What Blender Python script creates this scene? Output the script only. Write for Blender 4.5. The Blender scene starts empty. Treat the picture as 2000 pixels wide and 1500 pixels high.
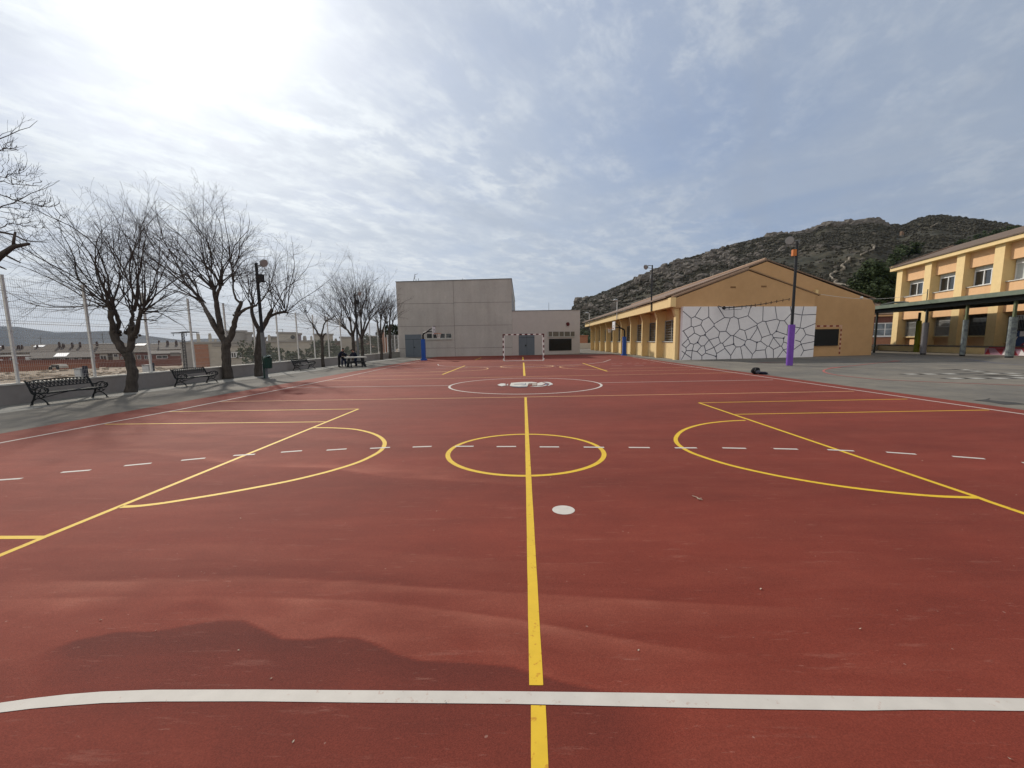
import bpy, bmesh, math, random
from mathutils import Vector, Matrix, noise
rnd = random.Random(7)
sc = bpy.context.scene
C = sc.collection
PI = math.pi
# ------------------------------------------------------------------ camera
F = 810.; CX = 1000.; CY = 766.; H = 1.5
p_ = math.atan(98/810.); a_ = math.atan(20/810.); r_ = -0.015
RM = Matrix.Rotation(a_, 3, 'Z') @ Matrix.Rotation(PI/2-p_, 3, 'X') @ Matrix.Rotation(r_, 3, 'Z')
cam = bpy.data.cameras.new('camera'); co = bpy.data.objects.new('camera', cam); C.objects.link(co)
co.location = (0, 0, H); co.rotation_euler = RM.to_euler()
cam.sensor_width = 36; cam.lens = 36*F/2000; cam.shift_y = 16/2000.
cam.clip_start = .05; cam.clip_end = 20000
sc.camera = co
def ray(x, y): return RM @ Vector(((x-CX)/F, -(y-CY)/F, -1))
def G(x, y, z=0.):
    d = ray(x, y); t = (z-H)/d.z; return Vector((d.x*t, d.y*t, z))
def atY(x, y, Y):
    d = ray(x, y); t = Y/d.y; return Vector((d.x*t, Y, H+d.z*t))
def atX(x, y, X):
    d = ray(x, y); t = X/d.x; return Vector((X, d.y*t, H+d.z*t))
def proj(v):
    c = RM.transposed() @ (Vector(v)-Vector((0, 0, H)))
    if c.z > -1e-6: return None
    return CX+F*c.x/-c.z, CY-F*c.y/-c.z
class Plane:
    """vertical plane through A towards B; s along it, z up, d out of it towards the court"""
    def __init__(s, A, B):
        s.A = Vector((A[0], A[1], 0)); v = Vector((B[0]-A[0], B[1]-A[1], 0)); s.L = v.length; s.d = v/s.L
        s.n = Vector((s.d.y, -s.d.x, 0))
        if s.n.dot(s.A) > 0: s.n = -s.n
    def pt(s, x, y):
        d = ray(x, y); t = s.A.dot(s.n)/d.dot(s.n); P = d*t
        return (P-s.A).dot(s.d), H+P.z
    def w(s, u, z, o=0.): 
        v = s.A+s.d*u+s.n*o; return (v.x, v.y, z)
# ------------------------------------------------------------------ materials
def mat(name, col, rough=.8, var=.12, scale=3., bump=0., bscale=40., metal=0., col2=None, thr=None, spec=.3, detail=6, stretch=None, coat=0):
    m = bpy.data.materials.new(name); m.use_nodes = True; nt = m.node_tree; N = nt.nodes; L = nt.links
    b = N['Principled BSDF']; b.inputs['Roughness'].default_value = rough; b.inputs['Metallic'].default_value = metal
    b.inputs['Specular IOR Level'].default_value = spec
    tc = N.new('ShaderNodeTexCoord'); src = tc.outputs['Object']
    if stretch:
        mp = N.new('ShaderNodeMapping'); mp.inputs['Scale'].default_value = stretch; L.new(src, mp.inputs['Vector']); src = mp.outputs[0]
    nz = N.new('ShaderNodeTexNoise'); nz.inputs['Scale'].default_value = scale; nz.inputs['Detail'].default_value = detail; nz.inputs['Roughness'].default_value = .62
    L.new(src, nz.inputs['Vector'])
    cr = N.new('ShaderNodeValToRGB'); L.new(nz.outputs[0], cr.inputs[0])
    c = Vector(col); c2 = Vector(col2) if col2 else c*(1+var); c1 = c if col2 else c*(1-var)
    lo, hi = thr if thr else (.3, .7)
    cr.color_ramp.elements[0].position = lo; cr.color_ramp.elements[1].position = hi
    cr.color_ramp.elements[0].color = (*c1, 1); cr.color_ramp.elements[1].color = (*c2, 1)
    L.new(cr.outputs[0], b.inputs['Base Color'])
    if bump:
        n2 = N.new('ShaderNodeTexNoise'); n2.inputs['Scale'].default_value = bscale; n2.inputs['Detail'].default_value = 5; L.new(src, n2.inputs['Vector'])
        bp = N.new('ShaderNodeBump'); bp.inputs['Strength'].default_value = bump; bp.inputs['Distance'].default_value = .02
        L.new(n2.outputs[0], bp.inputs['Height']); L.new(bp.outputs[0], b.inputs['Normal'])
    m['ramp'] = cr.name
    return m
def multiply_noise(m, scale, lo, hi, stretch=None, amt=.8, p=(.4, .62)):
    """second, larger layer of dirt or wear over the base colour"""
    nt = m.node_tree; N = nt.nodes; L = nt.links; b = N['Principled BSDF']
    cur = b.inputs['Base Color'].links[0].from_socket
    tc = N.new('ShaderNodeTexCoord'); mp = N.new('ShaderNodeMapping'); mp.inputs['Scale'].default_value = stretch or (1, 1, 1)
    mp.inputs['Location'].default_value = (3.7*scale, 1.3, 5.1)
    L.new(tc.outputs['Object'], mp.inputs['Vector'])
    nz = N.new('ShaderNodeTexNoise'); nz.inputs['Scale'].default_value = scale; nz.inputs['Detail'].default_value = 8; nz.inputs['Roughness'].default_value = .65
    L.new(mp.outputs[0], nz.inputs['Vector'])
    cr = N.new('ShaderNodeValToRGB'); cr.color_ramp.elements[0].position = p[0]; cr.color_ramp.elements[1].position = p[1]
    cr.color_ramp.elements[0].color = (*lo, 1); cr.color_ramp.elements[1].color = (*hi, 1); L.new(nz.outputs[0], cr.inputs[0])
    mx = N.new('ShaderNodeMix'); mx.data_type = 'RGBA'; mx.blend_type = 'MULTIPLY'; mx.inputs[0].default_value = amt
    L.new(cur, mx.inputs[6]); L.new(cr.outputs[0], mx.inputs[7]); L.new(mx.outputs[2], b.inputs['Base Color'])
    return m
def tiles(m, axis_scale, c2, width=.05, rot=None):
    """brick pattern lines mixed into a material"""
    nt = m.node_tree; N = nt.nodes; L = nt.links; b = N['Principled BSDF']
    cur = b.inputs['Base Color'].links[0].from_socket
    tc = N.new('ShaderNodeTexCoord'); wv = N.new('ShaderNodeTexWave'); wv.bands_direction = rot or 'X'
    wv.inputs['Scale'].default_value = axis_scale; wv.inputs['Distortion'].default_value = .3
    L.new(tc.outputs['Object'], wv.inputs['Vector'])
    mx = N.new('ShaderNodeMix'); mx.data_type = 'RGBA'; mx.blend_type = 'MIX'
    cr = N.new('ShaderNodeValToRGB'); cr.color_ramp.elements[0].position = 0; cr.color_ramp.elements[1].position = .5
    cr.color_ramp.elements[0].color = (.6, .6, .6, 1); cr.color_ramp.elements[1].color = (0, 0, 0, 1)
    L.new(wv.outputs[0], cr.inputs[0]); L.new(cr.outputs[0], mx.inputs[0]); L.new(cur, mx.inputs[6]); mx.inputs[7].default_value = (*c2, 1)
    L.new(mx.outputs[2], b.inputs['Base Color']); return m
def glass(name, col=(.02, .025, .03)):
    m = mat(name, col, .08, .3, 1.2, spec=.8); return m
W = (1, 1, 1)
MT = {}
MT['white_line'] = multiply_noise(mat('white_line_paint', (.51, .475, .43), .7, .06, 9), 26, (.85, .70, .66), W, p=(.34, .39), amt=.8)
MT['yellow_line'] = multiply_noise(mat('yellow_line_paint', (.63, .405, .018), .65, .06, 9), 26, (.72, .5, .6), W, p=(.36, .41), amt=.8)
MT['faded_line'] = mat('faded_line_paint', (.60, .36, .16), .8, .12, 3)
MT['asphalt'] = multiply_noise(multiply_noise(mat('asphalt', (.185, .168, .140), .9, .1, 60, .5, 90), 1.3, (.72, .73, .76), W, p=(.38, .6)), .22, (.7, .72, .76), (1.05, 1.03, 1), amt=1)
MT['pavement'] = multiply_noise(mat('worn_concrete_paving', (.27, .262, .235), .9, .1, 30, .4, 60), 1.1, (.62, .62, .64), W, p=(.35, .6))
MT['concrete'] = multiply_noise(mat('grey_render', (.33, .30, .28), .9, .06, 8, .3, 30), .7, (.8, .8, .82), W, p=(.35, .65))
MT['coping'] = mat('pale_coping', (.55, .53, .48), .8, .1, 6)
MT['galv'] = mat('galvanised_steel', (.62, .62, .61), .5, .1, 8, metal=.2)
MT['wire'] = mat('fence_wire', (.46, .46, .45), .5, .05, 8, metal=.0)
MT['iron'] = mat('black_cast_iron', (.010, .013, .015), .7, .3, 20, .2, 60)
MT['bark'] = multiply_noise(mat('dark_bark', (.082, .070, .062), .95, .35, 18, .7, 30, stretch=(1, 1, .25)), 5, (.6, .6, .6), W)
MT['twig'] = mat('bare_twigs', (.060, .050, .046), .9, .2, 5)
MT['dark_metal'] = mat('dark_painted_metal', (.014, .016, .02), .5, .2, 12)
MT['grey_metal'] = mat('grey_metal', (.15, .16, .17), .6, .15, 12)
MT['lens'] = mat('lamp_glass', (.30, .31, .31), .2, .1, 3, spec=.8)
MT['green_plastic'] = mat('dark_green_plastic', (.008, .035, .028), .4, .15, 5)
MT['gym'] = multiply_noise(multiply_noise(mat('gym_concrete_panels', (.45, .43, .415), .9, .05, 5, .2, 25), .45, (.85, .85, .86), W, p=(.35, .65)), 1.1, (.86, .85, .84), W, stretch=(1, 1, .12), p=(.35, .6))
MT['joint'] = mat('panel_joint', (.11, .1, .1), .9)
MT['blue_door'] = mat('blue_grey_door_paint', (.12, .145, .175), .5, .06, 3)
MT['dark_glass'] = glass('dark_window_glass')
MT['frame_grey'] = mat('light_frame', (.42, .42, .40), .6)
MT['white_frame'] = mat('white_window_frame', (.72, .72, .72), .5, .03, 3)
MT['black_board'] = mat('black_board', (.008, .009, .010), .5, .3, 4)
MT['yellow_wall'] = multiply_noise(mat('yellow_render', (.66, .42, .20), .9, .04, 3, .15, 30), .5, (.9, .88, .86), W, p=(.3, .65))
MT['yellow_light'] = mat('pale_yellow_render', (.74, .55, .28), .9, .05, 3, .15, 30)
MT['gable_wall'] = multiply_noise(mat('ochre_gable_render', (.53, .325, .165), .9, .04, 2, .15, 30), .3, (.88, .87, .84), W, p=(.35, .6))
MT['peach'] = mat('peach_render', (.70, .43, .23), .9, .05, 2.5, .15, 30)
MT['roof'] = tiles(mat('brown_roof_tiles', (.22, .15, .11), .9, .25, 3), 2.6, (.10, .07, .05), rot='DIAGONAL')
MT['roof2'] = tiles(mat('grey_brown_roof_tiles', (.15, .105, .075), .9, .25, 3), 2.6, (.07, .055, .05), rot='Y')
MT['mural'] = multiply_noise(mat('white_mural_wall', (.79, .77, .79), .8, .03, 3), .6, (.92, .92, .93), W)
MT['mural_line'] = mat('dark_mural_lines', (.05, .055, .085), .8, .2, 6)
MT['purple'] = mat('purple_padding', (.17, .065, .38), .55, .08, 3)
MT['blue'] = mat('blue_padding', (.015, .075, .34), .45, .12, 3)
MT['board_white'] = mat('white_backboard', (.75, .76, .78), .5, .03, 3)
MT['orange'] = mat('orange_box', (.55, .17, .04), .6, .1, 5)
MT['red_paint'] = mat('dark_red_paint', (.085, .010, .014), .5, .1, 5)
MT['white_paint'] = mat('white_paint', (.66, .62, .62), .5, .05, 5)
MT['dull_white'] = mat('dull_white_paint', (.38, .37, .34), .85, .2, 9)
MT['dull_black'] = mat('dull_black_paint', (.075, .07, .065), .85, .3, 9)
MT['net'] = mat('white_net', (.6, .58, .56), .8)
MT['canopy_top'] = multiply_noise(mat('weathered_green_canopy', (.17, .20, .155), .8, .1, 3), 1.5, (.7, .75, .7), W)
MT['canopy_dark'] = mat('dark_green_beam', (.03, .035, .03), .6, .2, 4)
MT['canopy_post'] = mat('green_post_paint', (.12, .14, .07), .6, .25, 4)
MT['pad_grey'] = multiply_noise(mat('scuffed_grey_padding', (.20, .225, .215), .6, .15, 5), 4, (.4, .4, .5), W, p=(.4, .55))
MT['pad_green'] = mat('olive_green_padding', (.17, .19, .012), .6, .1, 5)
MT['brick'] = tiles(mat('red_brick', (.19, .075, .055), .9, .2, 5), 4., (.15, .085, .07), rot='Z')
MT['orange_brick'] = tiles(mat('orange_brick', (.36, .165, .10), .9, .12, 5), 3., (.28, .15, .10), rot='Z')
MT['shutter'] = mat('roller_shutter', (.50, .52, .50), .6, .05, 3)
MT['town_wall'] = mat('pale_town_render', (.47, .43, .37), .9, .1, 1)
MT['town_grey'] = mat('grey_town_render', (.33, .31, .29), .9, .12, 1)
MT['town_roof'] = mat('town_roof_tiles', (.085, .065, .052), .9, .3, .8)
MT['rubble'] = multiply_noise(mat('dry_bare_soil', (.30, .225, .165), .95, .2, 1.2, .4, 6), .12, (.6, .6, .5), (1, 1, 1))
MT['town_ground'] = MT['rubble']
MT['leaf'] = mat('shrub_leaves', (.060, .078, .036), .8, .5, 2)
MT['pine'] = mat('pine_needles', (.034, .050, .012), .8, .5, 1.2)
MT['scrub'] = mat('hill_scrub', (.050, .046, .034), .95, .5, .4)
MT['rock'] = mat('hill_rock', (.125, .110, .095), .95, .35, .35, .6, 2)
MT['red_line'] = mat('faded_red_line', (.34, .10, .085), .85, .15, 3)
MT['blue_line'] = mat('faded_blue_line', (.11, .12, .20), .85, .2, 3)
MT['skin'] = mat('skin', (.36, .19, .13), .6)
MT['navy'] = mat('navy_cloth', (.010, .012, .028), .9, .25, 6)
MT['blackc'] = mat('black_cloth', (.008, .008, .010), .9, .25, 6)
MT['jeans'] = mat('dark_blue_jeans', (.018, .028, .07), .9, .2, 8)
MT['hair'] = mat('dark_hair', (.010, .007, .006), .7)
MT['table'] = mat('pale_stone_top', (.50, .49, .46), .6, .08, 5)
MT['litter'] = mat('dry_leaf', (.42, .33, .25), .8, .3, 20)
# ------------------------------------------------------------------ mesh helpers
class MB:
    def __init__(s): s.v = []; s.f = []; s.mi = []
    def add(s, vs, fs, mi=0):
        k = len(s.v); s.v += [tuple(v) for v in vs]; s.f += [tuple(k+i for i in f) for f in fs]; s.mi += [mi]*len(fs); return s
    def box(s, x0, x1, y0, y1, z0, z1, mi=0):
        return s.add([(x0,y0,z0),(x1,y0,z0),(x1,y1,z0),(x0,y1,z0),(x0,y0,z1),(x1,y0,z1),(x1,y1,z1),(x0,y1,z1)],
            [(3,2,1,0),(4,5,6,7),(0,1,5,4),(1,2,6,5),(2,3,7,6),(3,0,4,7)], mi)
    def pbox(s, P, u0, u1, z0, z1, o0, o1, mi=0):
        q = [P.w(u, z, o) for z in (z0, z1) for (u, o) in ((u0,o0),(u1,o0),(u1,o1),(u0,o1))]
        return s.add(q, [(3,2,1,0),(4,5,6,7),(0,1,5,4),(1,2,6,5),(2,3,7,6),(3,0,4,7)], mi)
    def slab(s, top, bottom, mi=0):
        n = len(top); return s.add(list(top)+list(bottom), [tuple(range(n)), tuple(range(2*n-1, n-1, -1))]+[(i, n+i, n+(i+1)%n, (i+1)%n) for i in range(n)], mi)
    def sheet(s, pts, mi=0): return s.add(pts, [tuple(range(len(pts)))], mi)
    def tube(s, pts, rs, n=6, caps=True, mi=0):
        pts = [Vector(p) for p in pts]
        if not hasattr(rs, '__len__'): rs = [rs]*len(pts)
        k = len(s.v); u = None
        for i, p in enumerate(pts):
            t = (pts[min(i+1, len(pts)-1)]-pts[max(i-1, 0)])
            t = t.normalized() if t.length > 1e-9 else Vector((0, 0, 1))
            if u is None: u = t.orthogonal().normalized()
            else:
                u = u-t*u.dot(t); u = u.normalized() if u.length > 1e-6 else t.orthogonal().normalized()
            w = t.cross(u)
            for j in range(n):
                an = 2*PI*j/n; s.v.append(tuple(p+(u*math.cos(an)+w*math.sin(an))*rs[i]))
        for i in range(len(pts)-1):
            for j in range(n):
                s.f.append((k+i*n+j, k+i*n+(j+1)%n, k+(i+1)*n+(j+1)%n, k+(i+1)*n+j)); s.mi.append(mi)
        if caps and n > 2:
            s.f.append(tuple(k+j for j in range(n-1, -1, -1))); s.f.append(tuple(k+(len(pts)-1)*n+j for j in range(n))); s.mi += [mi, mi]
        return s
    def ball(s, c, r, n=8, m=6, mi=0, jit=0):
        c = Vector(c); rx, ry, rz = r if hasattr(r, '__len__') else (r, r, r)
        vs = [(c.x, c.y, c.z-rz)]
        for i in range(1, m):
            ph = -PI/2+PI*i/m
            for j in range(n):
                q = 1+jit*(rnd.random()-.5); th = 2*PI*j/n
                vs.append((c.x+rx*q*math.cos(ph)*math.cos(th), c.y+ry*q*math.cos(ph)*math.sin(th), c.z+rz*q*math.sin(ph)))
        vs.append((c.x, c.y, c.z+rz)); T = len(vs)-1; fs = []
        for j in range(n):
            fs.append((0, 1+(j+1)%n, 1+j)); fs.append((T, 1+(m-2)*n+j, 1+(m-2)*n+(j+1)%n))
            for i in range(m-2): fs.append((1+i*n+j, 1+i*n+(j+1)%n, 1+(i+1)*n+(j+1)%n, 1+(i+1)*n+j))
        return s.add(vs, fs, mi)
    def ring(s, c, r, t, axis='Z', n=18, m=5, a0=0, a1=2*PI, squash=1.):
        pts = []
        for i in range(n+1):
            an = a0+(a1-a0)*i/n; x, y = r*math.cos(an), r*math.sin(an)*squash
            pts.append(Vector(c)+(Vector((x, y, 0)) if axis == 'Z' else Vector((0, x, y)) if axis == 'X' else Vector((x, 0, y))))
        return s.tube(pts, t, m, caps=False)
    def build(s, name, m, parent=None, smooth=False, world=True):
        me = bpy.data.meshes.new(name); vs = s.v
        if parent is not None and world:
            l = parent.location; vs = [(v[0]-l.x, v[1]-l.y, v[2]-l.z) for v in vs]
            pp = parent.parent
            if pp is not None: vs = [(v[0]-pp.location.x, v[1]-pp.location.y, v[2]-pp.location.z) for v in vs]
        me.from_pydata(vs, [], s.f)
        for q in (m if isinstance(m, (list, tuple)) else [m]): me.materials.append(q)
        if isinstance(m, (list, tuple)): me.polygons.foreach_set('material_index', s.mi)
        if smooth: me.polygons.foreach_set('use_smooth', [True]*len(me.polygons))
        me.update(); o = bpy.data.objects.new(name, me); C.objects.link(o)
        if parent is not None: o.parent = parent
        return o
def thing(name, label, cat, loc=(0, 0, 0), group=None, rz=0):
    o = bpy.data.objects.new(name, None); C.objects.link(o); o.location = loc; o.rotation_euler.z = rz; o.empty_display_size = .2
    o['label'] = label; o['category'] = cat
    if group: o['group'] = group
    return o
def tag(o, label, cat, group=None, kind=None):
    o['label'] = label; o['category'] = cat
    if group: o['group'] = group
    if kind: o['kind'] = kind
    return o
def struct(o, label=None):
    o['kind'] = 'structure'
    if label: o['label'] = label
    return o
def dup(src, loc, rz, label, group=None):
    r = src.copy(); C.objects.link(r); r.location = loc; r.rotation_euler.z = rz; r['label'] = label
    if group: r['group'] = group
    def rec(a, b):
        for ch in list(a.children):
            c = ch.copy(); C.objects.link(c); c.parent = b; rec(ch, c)
    rec(src, r); return r
# ------------------------------------------------------------------ light and sky
SAZ = math.radians(36); SEL = math.radians(33)
SD = Vector((-math.sin(SAZ)*math.cos(SEL), math.cos(SAZ)*math.cos(SEL), math.sin(SEL)))
sl = bpy.data.lights.new('sun', 'SUN'); sl.energy = 3.0; sl.angle = math.radians(1.8); sl.color = (1, .93, .82)
so = bpy.data.objects.new('sun', sl); C.objects.link(so); so.rotation_euler = SD.to_track_quat('Z', 'Y').to_euler()
wd = bpy.data.worlds.new('World'); sc.world = wd; wd.use_nodes = True
def build_world():
    nt = wd.node_tree; N = nt.nodes; L = nt.links; bg = N['Background']
    def math_(op, a, b=None, clamp=False):
        n = N.new('ShaderNodeMath'); n.operation = op; n.use_clamp = clamp
        for i, q in enumerate((a, b)):
            if q is None: continue
            if isinstance(q, (int, float)): n.inputs[i].default_value = q
            else: L.new(q, n.inputs[i])
        return n.outputs[0]
    sky = N.new('ShaderNodeTexSky'); sky.sky_type = 'NISHITA'; sky.sun_disc = False
    sky.sun_elevation = SEL; sky.sun_rotation = -SAZ; sky.air_density = 1; sky.dust_density = 1.5; sky.ozone_density = 1.5
    tc = N.new('ShaderNodeTexCoord'); nrm = N.new('ShaderNodeVectorMath'); nrm.operation = 'NORMALIZE'; L.new(tc.outputs['Generated'], nrm.inputs[0])
    sp = N.new('ShaderNodeSeparateXYZ'); L.new(nrm.outputs[0], sp.inputs[0])
    zz = math_('ADD', math_('MAXIMUM', sp.outputs[2], 0.), .09)
    px = math_('DIVIDE', sp.outputs[0], zz); py = math_('DIVIDE', sp.outputs[1], zz)
    cb = N.new('ShaderNodeCombineXYZ'); L.new(px, cb.inputs[0]); L.new(py, cb.inputs[1])
    def layer(rot, sx, sy, scale, lo, hi, off=(0, 0, 0), det=9, rough=.6, dist=.3):
        mp = N.new('ShaderNodeMapping'); mp.vector_type = 'TEXTURE'; mp.inputs['Rotation'].default_value = (0, 0, rot)
        mp.inputs['Scale'].default_value = (sx, sy, 1); mp.inputs['Location'].default_value = off; L.new(cb.outputs[0], mp.inputs['Vector'])
        nz = N.new('ShaderNodeTexNoise'); nz.inputs['Scale'].default_value = scale; nz.inputs['Detail'].default_value = det; nz.inputs['Roughness'].default_value = rough; nz.inputs['Distortion'].default_value = dist
        L.new(mp.outputs[0], nz.inputs['Vector'])
        mr = N.new('ShaderNodeMapRange'); mr.interpolation_type = 'SMOOTHSTEP'; mr.inputs[1].default_value = lo; mr.inputs[2].default_value = hi
        L.new(nz.outputs[0], mr.inputs[0]); return mr.outputs[0]
    ang = math.radians(90-34)
    veil2 = layer(math.radians(90+52), 2.8, .7, 1.0, .42, .66, (3.1, 6.9, 0), 7, .55, .3)
    veil = layer(ang, 2.2, 1, .55, .28, .66, (.4, .9, 0), 6, .55)
    streak = layer(ang, 1.4, .9, 1.0, .38, .60, (1.7, .3, 0), 11, .66, .25)
    puff = layer(ang, 1.25, .9, 4.6, .42, .64, (5.1, 2.2, 0), 10, .66, .15)
    dk = layer(ang, 2.6, .6, 1.1, .48, .64, (8.3, 4.2, 0), 8, .55, .4)
    dot = N.new('ShaderNodeVectorMath'); dot.operation = 'DOT_PRODUCT'; L.new(nrm.outputs[0], dot.inputs[0]); dot.inputs[1].default_value = SD
    dd = math_('MAXIMUM', dot.outputs['Value'], 0.)
    g1 = math_('POWER', dd, 60.); g2 = math_('POWER', dd, 9.); g3 = math_('POWER', dd, 2.)
    glow = math_('ADD', math_('ADD', math_('MULTIPLY', g1, 4.), math_('MULTIPLY', g2, 1.3)), math_('MULTIPLY', g3, 2.1))
    def colmix(f, a, b):
        n = N.new('ShaderNodeMix'); n.data_type = 'RGBA'
        for i, q in ((0, f), (6, a), (7, b)):
            if isinstance(q, (tuple, int, float)): n.inputs[i].default_value = q
            else: L.new(q, n.inputs[i])
        return n.outputs[2]
    def vadd(a, sc_, colr):
        n = N.new('ShaderNodeVectorMath'); n.operation = 'SCALE'; n.inputs[0].default_value = colr; L.new(sc_, n.inputs['Scale'])
        m = N.new('ShaderNodeVectorMath'); m.operation = 'ADD'
        if isinstance(a, tuple): m.inputs[0].default_value = a[:3]
        else: L.new(a, m.inputs[0])
        L.new(n.outputs[0], m.inputs[1]); return m.outputs[0]
    blue = colmix(.25, (1.85, 2.45, 3.8, 1), sky.outputs[0])
    base = colmix(math_('MULTIPLY', veil, .7), blue, (3.0, 3.5, 4.3, 1))
    base = colmix(math_('MULTIPLY', veil2, .3), base, (3.5, 3.85, 4.35, 1))
    base = vadd(base, glow, (.70, .715, .69))
    # clouds are brighter near the sun, where thin cloud scatters forward
    lit = vadd((4.3, 4.65, 5.1, 1), glow, (1.14, 1.16, 1.12))
    mott = layer(ang, 1.3, .9, 6.5, .40, .66, (2.2, 7.1, 0), 8, .6, .2)
    low = N.new('ShaderNodeMapRange'); low.interpolation_type = 'SMOOTHSTEP'; low.inputs[1].default_value = .60; low.inputs[2].default_value = .30; L.new(sp.outputs[2], low.inputs[0])
    lft = N.new('ShaderNodeMapRange'); lft.interpolation_type = 'SMOOTHSTEP'; lft.inputs[1].default_value = .22; lft.inputs[2].default_value = -.45; L.new(sp.outputs[0], lft.inputs[0])
    bandm = math_('MULTIPLY', low.outputs[0], lft.outputs[0])
    f = math_('MULTIPLY', streak, math_('ADD', math_('MULTIPLY', puff, .62), .14), True)
    f = math_('ADD', f, math_('MULTIPLY', bandm, math_('ADD', math_('MULTIPLY', mott, .38), math_('MULTIPLY', puff, .36))), True)
    side = math_('ADD', math_('MULTIPLY', g3, .9), .5, True)
    colr = colmix(math_('MULTIPLY', f, side), base, lit)
    colr = colmix(math_('MULTIPLY', dk, .2), colr, vadd((2.5, 2.85, 3.5, 1), glow, (.66, .69, .71)))
    hz = math_('POWER', math_('SUBTRACT', 1., math_('MAXIMUM', sp.outputs[2], 0.), True), 10.)
    colr = colmix(math_('MULTIPLY', hz, .8), colr, vadd((3.6, 3.8, 4.05, 1), glow, (1.1, 1.1, 1.05)))
    # unseen bright sky added behind the camera to lift the shaded walls
    back = N.new('ShaderNodeMapRange'); back.interpolation_type = 'SMOOTHSTEP'; back.inputs[1].default_value = .15; back.inputs[2].default_value = -.6; L.new(sp.outputs[1], back.inputs[0])
    colr = colmix(math_('MULTIPLY', back.outputs[0], .9), colr, (6.9, 6.7, 6.3, 1))
    L.new(colr, bg.inputs['Color']); bg.inputs['Strength'].default_value = .1
build_world()
# ------------------------------------------------------------------ terrain
def smooth(t): t = max(0, min(1, t)); return t*t*(3-2*t)
def land(x, y):
    if x > -14.6: return -.06
    k = ((0, 0.), (6, 1.), (30, 2.3), (90, 3.3), (150, 6.2), (1e5, 6.4)); q = -14.6-x; z = -6.4
    for (a, b), (c, d) in zip(k, k[1:]):
        if q <= c: z = -.06-(b+(d-b)*smooth((q-a)/(c-a))); break
    return z+(noise.noise(Vector((x*.05, y*.05, 0)))*.35*smooth((q-4)/12.))
def terrain():
    xs = [-4900, -3500, -2000, -1200, -800, -500, -350, -260, -200]+[-170+i*6 for i in range(20)]+[-50+i*2.5 for i in range(13)]+[-16.5, -15.4, -14.6, -14.0, 0, 30, 80, 200, 500, 1200, 3000, 4900]
    ys = [-400, -150, -60]+[-30+i*8 for i in range(32)]+[260, 350, 500, 800, 1300, 2200, 4000, 4900]
    mb = MB(); mb.v = [(x, y, land(x, y)) for y in ys for x in xs]; n = len(xs)
    mb.f = [(j*n+i, j*n+i+1, (j+1)*n+i+1, (j+1)*n+i) for j in range(len(ys)-1) for i in range(n-1)]; mb.mi = [0]*len(mb.f)
    struct(mb.build('ground', MT['rubble'], smooth=True), 'bare dry ground falling away beyond the fence')
terrain()
def yard():
    mb = MB(); mb.sheet([(-14.0, -30, 0), (70, -30, 0), (70, 82, 0), (-14.0, 82, 0)])
    struct(mb.build('asphalt_yard', MT['asphalt']), 'grey asphalt school yard')
    mb = MB()
    ys = [-20+i*2. for i in range(34)]
    ed = lambda y: -12.35+.25*math.sin(y*.35)+.12*math.sin(y*1.3+1)
    for i in range(len(ys)-1):
        a, b = ys[i], ys[i+1]; mb.sheet([(-13.98, a, .004), (ed(a), a, .004), (ed(b), b, .004), (-13.98, b, .004)])
    struct(mb.build('sidewalk', MT['pavement']), 'pale worn concrete strip along the low wall')
    mb = MB(); mb.sheet([G(x, y, .006) for x, y in ((1226, 693.5), (1326, 703.5), (1345, 706), (1262, 698.5))])
    struct(mb.build('path', MT['pavement']))
yard()
# court surface: dense near the camera so the dried dirt bands and the darker patch keep their outlines
E1 = [(-400,1330),(-100,1310),(60,1284),(150,1250),(230,1234),(300,1233),(380,1218),(430,1211),(475,1211),(510,1228),(550,1248),(600,1250),(650,1244),(700,1246),(730,1256),(770,1276),(820,1290),(900,1293),(1000,1302),(1100,1333),(1180,1350),(1300,1365),(1500,1390)]  # upper edge of the darker patch near the camera
E2 = [(-400,1190),(0,1170),(250,1165),(500,1166),(700,1172),(800,1182),(1000,1208),(1300,1262),(1600,1300)]
E3 = [(-400,1160),(0,1140),(200,1135),(400,1127),(520,1127),(700,1136),(800,1145),(1000,1157),(1400,1180),(1700,1195)]
E4 = [(-400,1090),(100,1066),(300,1060),(450,1062),(700,1072),(1000,1096),(1300,1112)]
E5 = [(-400,880),(100,884),(250,880),(350,892),(480,910),(640,914),(760,932),(1000,946),(1300,958)]
E6 = [(-400,850),(200,846),(400,846),(620,858),(760,872),(860,874)]
def ed_(E, x):
    if x <= E[0][0]: return E[0][1]
    for (a, b), (c, d) in zip(E, E[1:]):
        if x <= c: return b+(d-b)*(x-a)/(c-a)
    return E[-1][1]
def win(x, a, b, c, d): return smooth((x-a)/(b-a)) * (1-smooth((x-c)/(d-c)))
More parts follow.
